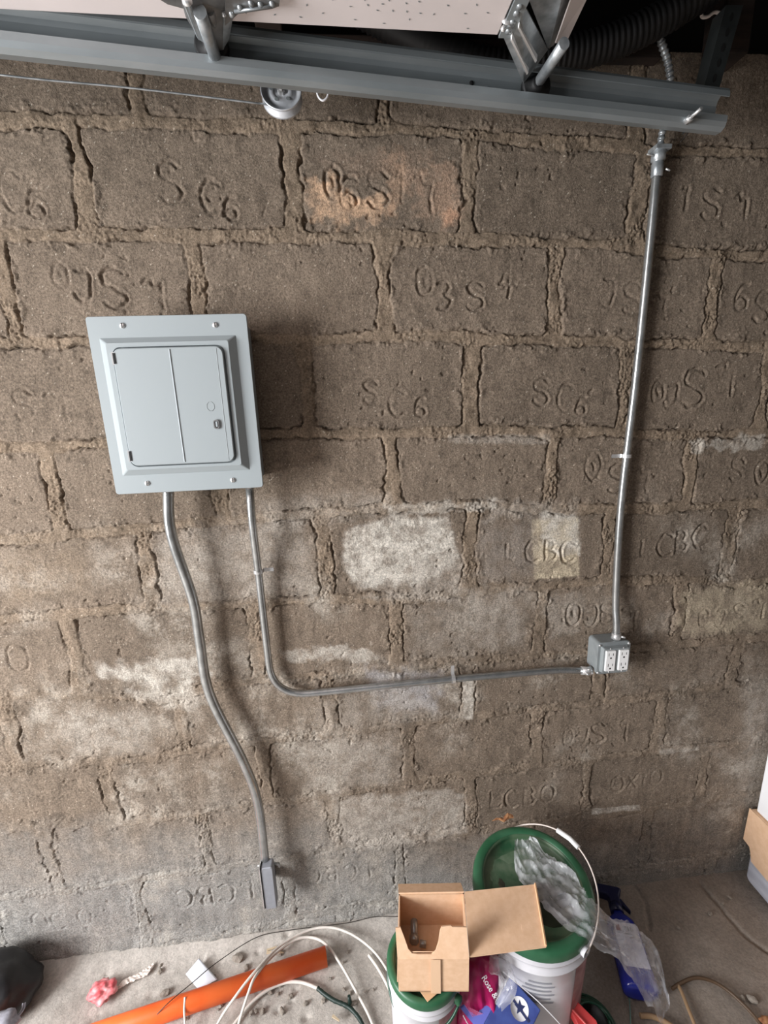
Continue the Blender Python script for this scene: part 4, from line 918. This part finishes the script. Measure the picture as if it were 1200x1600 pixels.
# ------------------------------------------------------------------ soft bags and sheets
def pillow(quad, th, nu=24, nv=24, amp=.004, seed=0, puff=.5, both=True):
    A_, B_, C_, D_ = [Vector(p_) for p_ in quad]; n = (B_-A_).cross(D_-A_).normalized()
    if n.dot(Vector(CAM)-A_) < 0: n = -n
    bm = NB(); g = {}
    for side in (1, -1):
        for i in range(nu+1):
            for j in range(nv+1):
                u, v = i/nu, j/nv; e_ = (16*u*(1-u)*v*(1-v))**puff
                edge = i in (0, nu) or j in (0, nv)
                if side == -1 and edge: g[(side, i, j)] = g[(1, i, j)]; continue
                p_ = A_.lerp(B_, u).lerp(D_.lerp(C_, u), v)
                w_ = amp*mnoise.fractal(Vector((u*4+seed, v*4, side*3+seed)), .8, 2, 4)*2*min(1, e_*3)
                p_ = p_+n*(side*(th/2*e_+w_)); g[(side, i, j)] = bm.verts.new(p_)
        for i in range(nu):
            for j in range(nv):
                f = bm.faces.new((g[(side, i, j)], g[(side, i+1, j)], g[(side, i+1, j+1)], g[(side, i, j+1)])); f.smooth = True
    return bm, n
# magenta fertiliser bag standing between buckets
q_ = [PZ(712, 1498, .285), PZ(778, 1490, .285), PZ(800, 1660, .06), PZ(716, 1680, .06)]
bm, n = pillow(q_, .055, 26, 34, .006, 3)
t = tag(obj('fertiliser_bag', bm, M_pink), 'magenta plastic bag with white printing squeezed between the two buckets', 'bag')
vx = (PZ(764, 1541, .25)-PZ(749, 1510, .25)); 
def on_bag(px, py, off):
    # point of the view ray on the bag's front plane
    A_ = q_[0]; r = Vector(ray(px, py)); s = ((A_-Vector(CAM)).dot(n))/r.dot(n); return Vector(CAM)+r*(s*1)+n*off
def mark(txt, px0, py0, px1, py1, size, parent, m, name='printing'):
    a, b = on_bag(px0, py0, .032), on_bag(px1, py1, .032); c = (a+b)/2; x = (b-a); y = n.cross(x)
    bm = NB(); text_bm(bm, txt, size, basis(c, x, y), .0004); return tag(obj(name, bm, m, parent), 'white printed words')
mark('Rose &', 744, 1498, 774, 1548, .0185, t, M_print)
bm = NB()
for k in range(12):
    a, b = on_bag(722+k*2.6, 1552+k*1.2, .030), on_bag(742+k*4.2, 1582+k*3, .030); tube(bm, [a, b], .0005, 4)
tag(obj('printed_lines', bm, mat('pink_print', (232, 130, 176), .5), t), 'thin pale pink lines')
bm = NB(); tube(bm, spline([on_bag(719, 1567, .031), on_bag(727, 1580, .032), on_bag(735, 1583, .032), on_bag(742, 1598, .032), on_bag(738, 1612, .03)], 6), .0012, 6)
tube(bm, spline([on_bag(716, 1590, .03), on_bag(724, 1598, .03), on_bag(731, 1612, .03)], 6), .0010, 6); tube(bm, spline([on_bag(729, 1583, .032), on_bag(725, 1594, .032), on_bag(734, 1604, .031)], 6), .0010, 6); tag(obj('script_printing', bm, M_print, t), 'white script lettering')

# blue carton
A_ = PZ(796, 1524, .235); D_ = PZ(773, 1573, .212); B_ = PZ(845, 1578, .215)
ux = (B_-A_); uy = D_-A_; uy = uy-ux*uy.dot(ux)/ux.length_squared; n2 = ux.cross(uy).normalized()
if n2.dot(Vector(CAM)-A_) < 0: n2 = -n2
uy = uy.normalized()*.125
Bd = -n2*.06
t = thing('blue_carton', A_+uy+Bd+ux*.5, 'blue printed carton with a round white emblem tilted between the buckets', 'box')
bm = NB(); prism(bm, [A_, B_, B_+uy, A_+uy], [A_+Bd, B_+Bd, B_+uy+Bd, A_+uy+Bd]); cb = obj('carton', bm, M_blue, t, bevel=.002)
bm = NB(); M = basis((A_+B_)/2+uy*.25+ux*.06+n2*.0008, ux, uy)
sg = 1 if (M.to_3x3()@Vector((0, 0, 1))).dot(n2) > 0 else -1
lathe(bm, [(.0005, 0), (.0200, 0), (.0200, sg*.0003)], M, 40); em = tag(obj('round_emblem', bm, M_print, cb), 'white round emblem')
bm = NB(); P_ = []
for k in range(10):
    a_ = PI/2+k*PI/5; r_ = .013 if k % 2 == 0 else .006; P_.append(M@Vector((r_*math.cos(a_), r_*math.sin(a_)-.002, sg*.0006)))
f = bm.faces.new([bm.verts.new(p_) for p_ in P_]); P_ = [M@Vector((x, y, sg*.0010)) for x, y in ((-.026, -.006), (.026, .001), (.026, .006), (-.026, -.001))]; bm.faces.new([bm.verts.new(p_) for p_ in P_])
bmesh.ops.triangulate(bm, faces=bm.faces); obj('emblem_figure', bm, mat('navy_print', (40, 50, 92), .5), em)
bm = NB(); e0 = A_+uy*.40; slab(bm, [A_+uy*.02, A_+uy*.5, A_+uy*.5-ux.normalized()*.030+n2*.004, A_+uy*.10-ux.normalized()*.020+n2*.002], .0015); tag(obj('end_flap', bm, mat('silver_card', (170, 168, 178), .4), t), 'pale grey open end flap')
bm = NB(); slab(bm, [A_+uy*.50, A_+uy*.98, A_+uy*.98-ux.normalized()*.055, A_+uy*.55-ux.normalized()*.032], .0015); tag(obj('lower_flap', bm, M_bluel, t), 'lighter blue lower flap')
bm = NB(); tube(bm, [A_+uy*.02+n2*.001, A_+uy*.5+n2*.001, A_+uy*.55-ux.normalized()*.032+n2*.002], .0012, 6); obj('flap_edge', bm, M_print, t)

# white string from the carton across to the right
bm = NB(); tube(bm, spline([PZ(786, 1518, .262), PZ(800, 1530, .252), PZ(838, 1562, .235), PZ(875, 1600, .20), PZ(900, 1630, .16)], 6), .0011, 6)
tag(obj('white_string', bm, M_print), 'thin taut white string crossing over the blue carton', 'string')

def film(path, widths, seed, amp=.012, nu=14, per=6, fold=1.0):
    P = spline(path, per); n = len(P); W_ = np.interp(np.linspace(0, 1, n), np.linspace(0, 1, len(widths)), widths)
    bm = NB(); rows = []; fr = frames(P)
    for i, ((p_, u, v), w_) in enumerate(zip(fr, W_)):
        row = []
        side = u if abs(u.z) < abs(v.z) else v
        side = Vector((side.x, side.y, side.z*.5)).normalized(); upv = Vector((0, 0, 1))
        for j in range(nu+1):
            s = (j/nu-.5)*2
            q_ = p_+side*(s*w_/2)
            z_ = amp*(mnoise.fractal(Vector((i*.06+seed, j*4.2/nu+.05*i+.8*mnoise.noise(Vector((i*.07, j*.12, 3))), seed)), .6, 2, 5))*1.5+amp*.9*(1-abs((((j*2.2/nu)+i*.03+seed+.6*mnoise.noise(Vector((i*.06, j*.3, 1)))) % 2)-1))**2*fold
            row.append(bm.verts.new(q_+upv*z_))
        rows.append(row)
    for i in range(n-1):
        for j in range(nu):
            f = bm.faces.new((rows[i][j], rows[i][j+1], rows[i+1][j+1], rows[i+1][j])); f.smooth = True
    return bm
path = [PZ(818, 1312, .395), PZ(838, 1352, .392), PZ(872, 1392, .392), PZ(915, 1432, .39), PZ(960, 1468, .32), PZ(1000, 1502, .23), PZ(1028, 1535, .15), PZ(1046, 1572, .09)]
bm = film(path, [.05, .12, .13, .085, .09, .15, .17, .012], 3, .012, 34, 14, .35)
tag(obj('clear_plastic_bag', bm, M_film), 'crumpled clear plastic sleeve draped from the large green lid over the spray bottle', 'plastic bag')
bm = film([PZ(765, 1500, .31), PZ(790, 1515, .30), PZ(792, 1545, .27), PZ(778, 1572, .25)], [.05, .05, .04, .02], 8, .010, 12, 6)
tag(obj('clear_wrap', bm, M_film), 'small piece of clear wrap stuffed beside the magenta bag', 'plastic wrap')

# ------------------------------------------------------------------ spray bottle lying on the floor against the wall
base = PZ(1003, 1552, .035); neck = PZ(975, 1448, .055); ax = (neck-base); ax.z = .0; ax.normalize()
sd = Vector((ax.y, -ax.x, 0)); 
if sd.x < 0: sd = -sd
def BP(a, s, h): return base+ax*a+sd*s+Vector((0, 0, h-.035))
t = thing('spray_bottle', BP(.09, 0, 0), 'dark blue spray bottle with a white label lying on the floor by the wall', 'spray bottle')
bm = NB(); rings = []
prof = [(-.002, .030, .018), (.0, .040, .026), (.006, .045, .030), (.15, .044, .030), (.168, .038, .028), (.182, .024, .022), (.192, .014, .014), (.200, .013, .013)]
for a, rw, rh in prof:
    rings.append([bm.verts.new(BP(a, rw*math.copysign(abs(math.cos(2*PI*k/28))**.7, math.cos(2*PI*k/28)), .032+rh*math.copysign(abs(math.sin(2*PI*k/28))**.7, math.sin(2*PI*k/28)))) for k in range(28)])
for i in range(len(rings)-1):
    for k in range(28): f = bm.faces.new((rings[i][k], rings[i][(k+1) % 28], rings[i+1][(k+1) % 28], rings[i+1][k])); f.smooth = True
bm.faces.new(rings[0]); bm.faces.new(rings[-1]); bo_ = obj('bottle_body', bm, M_bottle, t)
bm = NB(); P0 = [(.040, -.034), (.040, .034), (.150, .032), (.150, -.030)]; prism(bm, [BP(a, s, .0622) for a, s in P0], [BP(a, s, .0634) for a, s in P0]); lb = tag(obj('label', bm, mat('pale_label', (214, 214, 228), .4, rgb2=(186, 188, 210), scale=40), bo_), 'white front label')
bm = NB(); P0 = [(.118, -.012), (.118, .026), (.122, .026), (.122, -.012)]; prism(bm, [BP(a, s, .0634) for a, s in P0], [BP(a, s, .0638) for a, s in P0])
for i in range(5):
    s0 = -.008+i*.0065; P0 = [(.128, s0), (.128, s0+.0045), (.140, s0+.0045), (.140, s0)]; prism(bm, [BP(a, s, .0634) for a, s in P0], [BP(a, s, .0638) for a, s in P0])
P0 = [(.112, .004), (.116, .028), (.113, .028), (.109, .004)]; prism(bm, [BP(a, s, .0634) for a, s in P0], [BP(a, s, .0638) for a, s in P0])
obj('label_print', bm, M_ink, lb)
bm = NB(); P0 = [(.126, -.026), (.126, -.013), (.142, -.013), (.142, -.026)]; prism(bm, [BP(a, s, .0634) for a, s in P0], [BP(a, s, .0638) for a, s in P0]); tag(obj('red_mark', bm, mat('dark_red_print', (120, 40, 50), .5), lb), 'dark red mark')
bm = NB(); tube(bm, [BP(.196, 0, .032), BP(.222, 0, .032)], .019, 20); obj('collar', bm, M_navy, t)
bm = NB(); 
def ext(P0, s0, s1): prism(bm, [BP(a, s, s0) for a, s in P0], [BP(a, s, s1) for a, s in P0])
ext([(.218, -.014), (.218, .014), (.240, .016), (.262, .030), (.268, .020), (.272, -.040), (.262, -.048), (.246, -.044), (.240, -.016)], .018, .048)
hd = obj('trigger_head', bm, M_navy, t, bevel=.004)
bm = NB(); ext([(.240, .016), (.236, .022), (.205, .040), (.200, .038), (.226, .012)], .026, .040); obj('trigger', bm, M_navy, t, bevel=.002)

# ------------------------------------------------------------------ green wire coil and red plastic tool
cc = PZ(918, 1598, .03); 
t = thing('wire_coil', (cc.x, cc.y, 0), 'coil of dark green coated wire behind the red plastic handle', 'wire coil')
bm = NB(); pts = []
for k in range(0, 60*6):
    a_ = 2*PI*k/60; lap = k/60; r_ = .074-.006*lap+.003*math.sin(a_*1.3+lap); pts.append((cc.x+r_*math.cos(a_), cc.y+r_*.9*math.sin(a_)-.004*lap, .006+.013*lap+.004*math.sin(a_+lap)))
tube(bm, pts, .0030, 8); obj('wire_loops', bm, M_gwire, t)
bm = NB(); lathe(bm, [(.02, .003), (.050, .003), (.050, .05), (.046, .05), (.046, .006), (.02, .006)], Matrix.Translation((cc.x-.004, cc.y-.01, 0)), 32); tag(obj('dark_spool', bm, M_black, t), 'dark spool inside the loops')
a = PZ(892, 1566, .12); b = PZ(932, 1600, .11); c = PZ(905, 1640, .10); d = PZ(890, 1590, .11)
bm = NB(); q_ = [PZ(889, 1562, .125), PZ(897, 1559, .125), PZ(932, 1594, .115), PZ(946, 1640, .105), PZ(905, 1650, .10), PZ(902, 1600, .115), PZ(889, 1575, .12)]
prism(bm, q_, [p_-Vector((0, 0, .02)) for p_ in q_]); rt = tag(obj('red_tool_handle', bm, M_red, bevel=.002), 'red plastic handle lying on the coil of green wire', 'tool')
bm = NB(); tube(bm, [PZ(893, 1576, .1255), PZ(915, 1600, .118), PZ(925, 1625, .112)], .0022, 8); tag(obj('moulded_ridge', bm, mat('light_red_plastic', (236, 110, 108), .4), rt), 'lighter moulded ridge')
bm = NB(); tube(bm, spline([PZ(968, 1505, .03), PZ(975, 1520, .02), PZ(982, 1550, .01), PZ(985, 1590, .006), PZ(984, 1640, .004)], 8), .0013, 6)
tag(obj('green_strand', bm, mat('pale_green_wire', (96, 140, 132), .4)), 'loose thin pale green strand beside the blue spray bottle', 'wire')

# ------------------------------------------------------------------ cables, pipe, paper, litter at left
def cord(name, pts, r, m, label_, cat, hs=None, group=None):
    P = [PZ(px, py, (hs[i] if hs else r)) for i, (px, py) in enumerate(pts)]
    for p_ in P: p_.y = min(p_.y, -.022)
    bm = NB(); tube(bm, spline(P, 10), r, 10); return tag(obj(name, bm, m), label_, cat, group)
cord('white_cable', [(300,1690),(340,1600),(370,1554),(402,1514),(440,1476),(480,1454),(515,1449),(548,1459),(580,1482),(603,1512),(620,1548),(634,1590),(645,1640)], .0035, M_cable,
     'long white cable, outermost arch, looping over the orange pipe', 'cable', [.004, .02, .05, .056, .03, .02, .02, .02, .02, .02, .014, .01, .004], 'loose white cables on the floor')
cord('white_cable', [(360,1660),(373,1600),(388,1552),(400,1524),(430,1490),(462,1468),(488,1465),(510,1476),(532,1506),(556,1548),(578,1590),(600,1650)], .0038, M_cable,
     'white cable making the inner arch over the end of the orange pipe', 'cable', [.004, .02, .05, .056, .022, .014, .012, .02, .020, .010, .006, .004], 'loose white cables on the floor')
wc = cord('white_cable', [(340,1640),(368,1598),(395,1565),(420,1546),(447,1535),(472,1535),(494,1543),(500,1546)], .0042, M_cable,
     'short white cable ending in dark green tape in front of the orange pipe', 'cable', [.006]*8, 'loose white cables on the floor')
P = [PZ(px, py, .0065) for px, py in ((496,1544),(508,1554),(522,1563),(540,1571),(552,1580),(566,1600),(580,1640))]
bm = NB(); tube(bm, spline(P, 8), [.0052+.0011*mnoise.noise(Vector((k*.7, 0, 0))) for k in range(49)], 10); c = PZ(547, 1567, .012); tube(bm, [c, PZ(545, 1556, .03)], [.006, .004], 8)
tag(obj('green_tape', bm, M_gtape, wc), 'dark green tape wrapped round the cable end')
cord('white_cable', [(576,1492),(592,1515),(608,1545),(622,1578),(634,1620)], .0042, M_cable, 'straight piece of white cable left of the small bucket', 'cable', [.005]*5, 'loose white cables on the floor')
cord('white_rod', [(289,1558),(288,1580),(290,1612)], .0028, M_cable, 'short white rod touching the orange pipe', 'rod', [.048, .035, .012])
cord('thin_black_wire', [(160,1680),(231,1601),(262,1568),(300,1536),(340,1503),(400,1465),(450,1445),(500,1430),(545,1422),(585,1424),(622,1432)], .0011, M_steelwire,
     'long thin dark wire arching over the paper and the orange pipe', 'wire', [.004, .03, .055, .05, .03, .02, .02, .02, .02, .03, .04])
a = PZ(510, 1494, .023); b = PZ(172, 1609, .023); d0 = (b-a).normalized()
t = thing('orange_pipe', a, 'bright orange plastic pipe lying across the floor', 'pipe')
n0 = d0.cross(Vector((0, 0, 1))).normalized(); ro, ri = .0235, .0212
bm = NB(); L_ = (b-a).length+.35; Mx = basis(a, n0, n0.cross(d0) if False else Vector((0, 0, 1)))
if (Mx.to_3x3()@Vector((0, 0, 1))).dot(d0) < 0: Mx = basis(a, -n0, Vector((0, 0, 1)))
lathe(bm, [(ri, 0), (ro, 0), (ro, L_), (ri, L_), (ri, 0)], Mx, 40); obj('pipe_wall', bm, M_orange, t)
P = [PZ(px, py, z) for px, py, z in ((290,1522,.006),(311,1497,.012),(340,1530,.008),(312,1549,.003))]
bm = NB(); n = 10; g = [[bm.verts.new(P[0].lerp(P[1], i/n).lerp(P[3].lerp(P[2], i/n), j/n)+Vector((0, 0, .004*math.sin(i/n*PI)*math.sin(j/n*2)))) for j in range(n+1)] for i in range(n+1)]
for i in range(n):
    for j in range(n): f = bm.faces.new((g[i][j], g[i+1][j], g[i+1][j+1], g[i][j+1])); f.smooth = True
o_ = tag(obj('paper_scrap', bm, M_paper), 'square white paper scrap lying behind the orange pipe', 'paper'); md = o_.modifiers.new('thick', 'SOLIDIFY'); md.thickness = .0005
def lump(name, c, r, m, label_, cat, seed, amp=.5, sq=(1, 1, 1), group=None, sub=3, ns=1.4):
    bm = NB(); bmesh.ops.create_icosphere(bm, subdivisions=sub, radius=1)
    for v in bm.verts:
        p_ = v.co.copy(); f = 1+amp*mnoise.fractal(p_*ns+Vector((seed, seed*2.3, 0)), .8, 2, 3); v.co = Vector((p_.x*r*sq[0]*f, p_.y*r*sq[1]*f, max(p_.z*r*sq[2]*f, -r*sq[2]*.6)))+Vector(c)
    for f in bm.faces: f.smooth = sub > 2
    return tag(obj(name, bm, m), label_, cat, group)
lump('candy_wrapper', PZ(160, 1550, .012)+Vector((0, 0, .003)), .033, M_pinkwrap, 'crumpled pink and white wrapper at the foot of the wall', 'wrapper', 4, .42, (1, .8, .5), sub=4, ns=1.5)
P = [PZ(px, py, .008) for px, py in ((180,1546),(196,1534),(212,1527),(228,1518),(240,1506))]
bm = NB(); sp = spline(P, 5); W_ = [.004, .012, .010, .014, .006]; ww = np.interp(np.linspace(0, 1, len(sp)), np.linspace(0, 1, 5), W_)
row0 = None
for i, (p_, u, v) in enumerate(frames(sp)):
    s_ = u if abs(u.z) < .5 else v; r_ = [bm.verts.new(p_+s_*ww[i]*(j/4-.5)*1.4+Vector((0, 0, .005*mnoise.noise(Vector((i*.8, j*1.1, 0)))))) for j in range(5)]
    if row0:
        for j in range(4): bm.faces.new((row0[j], row0[j+1], r_[j+1], r_[j]))
    row0 = r_
o_ = tag(obj('torn_strip', bm, M_bandwhite), 'torn dirty white strip beside the pink wrapper', 'scrap'); md = o_.modifiers.new('thick', 'SOLIDIFY'); md.thickness = .001
# dark bag and webbing in the left corner
lump('black_bag', (-1.02, -.10, .055), .105, M_bag, 'black bag slumped in the bottom left corner against the wall', 'bag', 3, .16, (.95, .8, .8), sub=4)
bm = NB(); P = [PZ(px, py, z) for px, py, z in ((-12, 1618, .10), (10, 1598, .10), (26, 1590, .095), (36, 1578, .09), (38, 1568, .095))]
sp = spline(P, 6); row0 = None
for i, (p_, u, v) in enumerate(frames(sp)):
    s_ = u if abs(u.z) < .5 else v; r_ = [bm.verts.new(p_+s_*(.004+.010*math.sin(PI*min(1, i/12)))*(j/3-.5)*2+Vector((0, 0, .003*math.cos(j*2)))) for j in range(4)]
    if row0:
        for j in range(3): bm.faces.new((row0[j], row0[j+1], r_[j+1], r_[j]))
    row0 = r_
o_ = tag(obj('grey_strap', bm, M_greycloth), 'grey webbing strap curving over the black bag in the left corner', 'strap'); md = o_.modifiers.new('thick', 'SOLIDIFY'); md.thickness = .003
lump('grey_pouch', PZ(4, 1598, .10), .035, M_greycloth, 'grey cloth pouch at the very bottom left beside the strap', 'pouch', 9, .25, (1, .7, .6))

# leaves behind the big lid
def leaf(pts, z, lb):
    P = [PZ(px, py, z_) for (px, py), z_ in zip(pts, z)]; c = sum(P, Vector())/len(P)+Vector((0, 0, .006)); bm = NB(); cv = bm.verts.new(c); vs = [bm.verts.new(p_) for p_ in P]
    for i in range(len(vs)): bm.faces.new((cv, vs[i], vs[(i+1) % len(vs)]))
    o_ = tag(obj('dead_leaf', bm, M_leaf), lb, 'leaf', 'dead leaves'); md = o_.modifiers.new('t', 'SOLIDIFY'); md.thickness = .0008
leaf([(768,1283),(775,1278),(784,1277),(790,1281),(788,1285),(779,1281)], [.385, .39, .392, .388, .385, .388], 'curled brown leaf at the back left of the large green lid')
leaf([(788,1284),(787,1276),(793,1270),(801,1273),(803,1278),(796,1279)], [.386, .395, .40, .395, .388, .388], 'pale tan leaf next to the wire handle of the large bucket')

# brown cords at the right
cord('floor_cable', [(1050,1545),(1062,1537),(1085,1528),(1110,1532),(1135,1546),(1160,1568),(1182,1592),(1200,1620)], .0042, M_brown, 'brown cord arching across the floor at the lower right', 'cord', [.006]*8)
cord('floor_cable', [(1060,1540),(1066,1552),(1075,1575),(1085,1600),(1095,1630)], .0045, M_tan, 'tan cord running from the spray bottle toward the bottom edge', 'cord', [.006]*5)
cord('tan_stick', [(1000,1587),(1018,1588),(1038,1596),(1060,1610)], .0060, M_tan, 'short pale tan stick on the floor below the spray bottle', 'stick', [.007]*4)
lump('orange_scrap', PZ(1198, 1598, .008), .016, M_leaf, 'small orange-brown scrap at the bottom right corner', 'scrap', 6, .4, (1, .8, .5))

# ------------------------------------------------------------------ stacked boxes at the right edge
XR = 1.238
bm = NB(); q_ = rrect(-.56, 0.004, -.03, .150, .018, 4)
prism(bm, [(XR, y, z) for y, z in q_], [(XR+.40, y, z) for y, z in q_]); tt = thing('white_tote', (XR+.2, -.28, .004), 'scuffed greyish white tote on the floor by the right edge', 'storage box'); ob = obj('tote_body', bm, M_foam, tt, bevel=.006)
bm = NB(); 
for z, dz_, w_ in ((.085, -.02, .003), (.110, -.015, .002)):
    slab(bm, [(XR-.0006, -.05, z), (XR-.0006, -.50, z+dz_), (XR-.0006, -.50, z+dz_-w_), (XR-.0006, -.05, z-w_)], .0005)
tag(obj('scuff_line', bm, M_ink, tt), 'dark scuff lines')
tt = thing('brown_carton', (XR+.2, -.28, .150), 'brown cardboard carton with torn flap between the tote and the white box', 'box')
bm = NB(); box(bm, (XR-.004, -.55, .152), (XR+.40, -.012, .262)); obj('carton', bm, M_card, tt, bevel=.002)
bm = NB(); P0 = [(-.008, .262), (-.006, .138), (-.030, .133), (-.036, .120), (-.044, .090), (-.30, .070), (-.55, .075), (-.55, .262)]; prism(bm, [(XR-.007, y, z) for y, z in P0], [(XR-.0045, y, z) for y, z in P0]); obj('torn_flap', bm, M_card, tt)
a = PX(1181, 1272, XR+.004); bm = NB(); box(bm, (XR+.004, -.55, .2645), (XR+.40, a.y, .70)); tag(obj('white_box', bm, M_whitebox, bevel=.003), 'tall plain white box on top of the brown carton', 'box')

# ------------------------------------------------------------------ crumbs and chips on the floor
proto = None; spots = []
for k in range(46):
    px = random.uniform(240, 620); py = random.uniform(1500, 1600)-(px-300)*.12
    spots.append((px, py, random.uniform(.0025, .0065)))
spots += [(372,1498,.012),(385,1512,.007),(436,1490,.008),(250,1518,.006),(258,1552,.009),(205,1586,.005),(1110,1428,.006),(1140,1402,.005),(1130,1412,.004),(1175,1562,.009),(1160,1560,.006),(1060,1450,.005)]
meshes = []
for s in range(4):
    bm = NB(); bmesh.ops.create_icosphere(bm, subdivisions=2, radius=1)
    for v in bm.verts: v.co *= 1+.45*mnoise.noise(v.co*1.6+Vector((s*5, 0, 0))); v.co.z = max(v.co.z*.7, -.35)
    me = bpy.data.meshes.new('mortar_crumb'); bm.to_mesh(me); bm.free(); me.materials.append(M_stone); meshes.append(me)
for k, (px, py, r) in enumerate(spots):
    o_ = bpy.data.objects.new('mortar_crumb', meshes[k % 4]); COL.objects.link(o_); p_ = PZ(px, py, 0); o_.location = (p_.x, min(p_.y, -.02), r*.2); o_.scale = (r*1.3, r, r); o_.rotation_euler = (0, 0, k*1.7)
    reg = 3 if px > 900 else 2 if r > .0068 else 0 if py < 1492+(517-px)*.33-14 else 1
    tag(o_, ['tiny grey mortar crumb between the block wall and the orange pipe', 'tiny grey mortar crumb in front of the orange pipe among the white cables', 'larger lump of fallen mortar near the orange pipe', 'small pale crumb on the dark right part of the floor'][reg], 'crumb', ['crumbs behind the orange pipe', 'crumbs among the white cables', 'larger mortar lumps', 'crumbs at the right'][reg])
for k, (px, py, ang_, l, lb) in enumerate(((430,1489,-.1,.050,'pale wood splinter behind the orange pipe, the one nearest its end'),(425,1483,.2,.030,'short pale wood splinter just above the orange pipe'),(525,1592,-.6,.022,'pale wood chip at the bottom edge between the cables'),(236,1590,.3,.018,'pale wood chip in front of the left part of the orange pipe'))):
    p_ = PZ(px, py, .008); u = Vector((math.cos(ang_), math.sin(ang_), 0)); v = Vector((-u.y, u.x, 0)); bm = NB()
    prism(bm, [p_-u*l*.5-v*.003, p_+u*l*.5-v*.001, p_+u*l*.45+v*.002, p_-u*l*.5+v*.003], [p_-u*l*.5-v*.003+Vector((0, 0, .004)), p_+u*l*.5-v*.001+Vector((0, 0, .003)), p_+u*l*.45+v*.002+Vector((0, 0, .003)), p_-u*l*.5+v*.003+Vector((0, 0, .004))])
    tag(obj('wood_chip', bm, M_chip), lb, 'wood chip', 'wood chips')
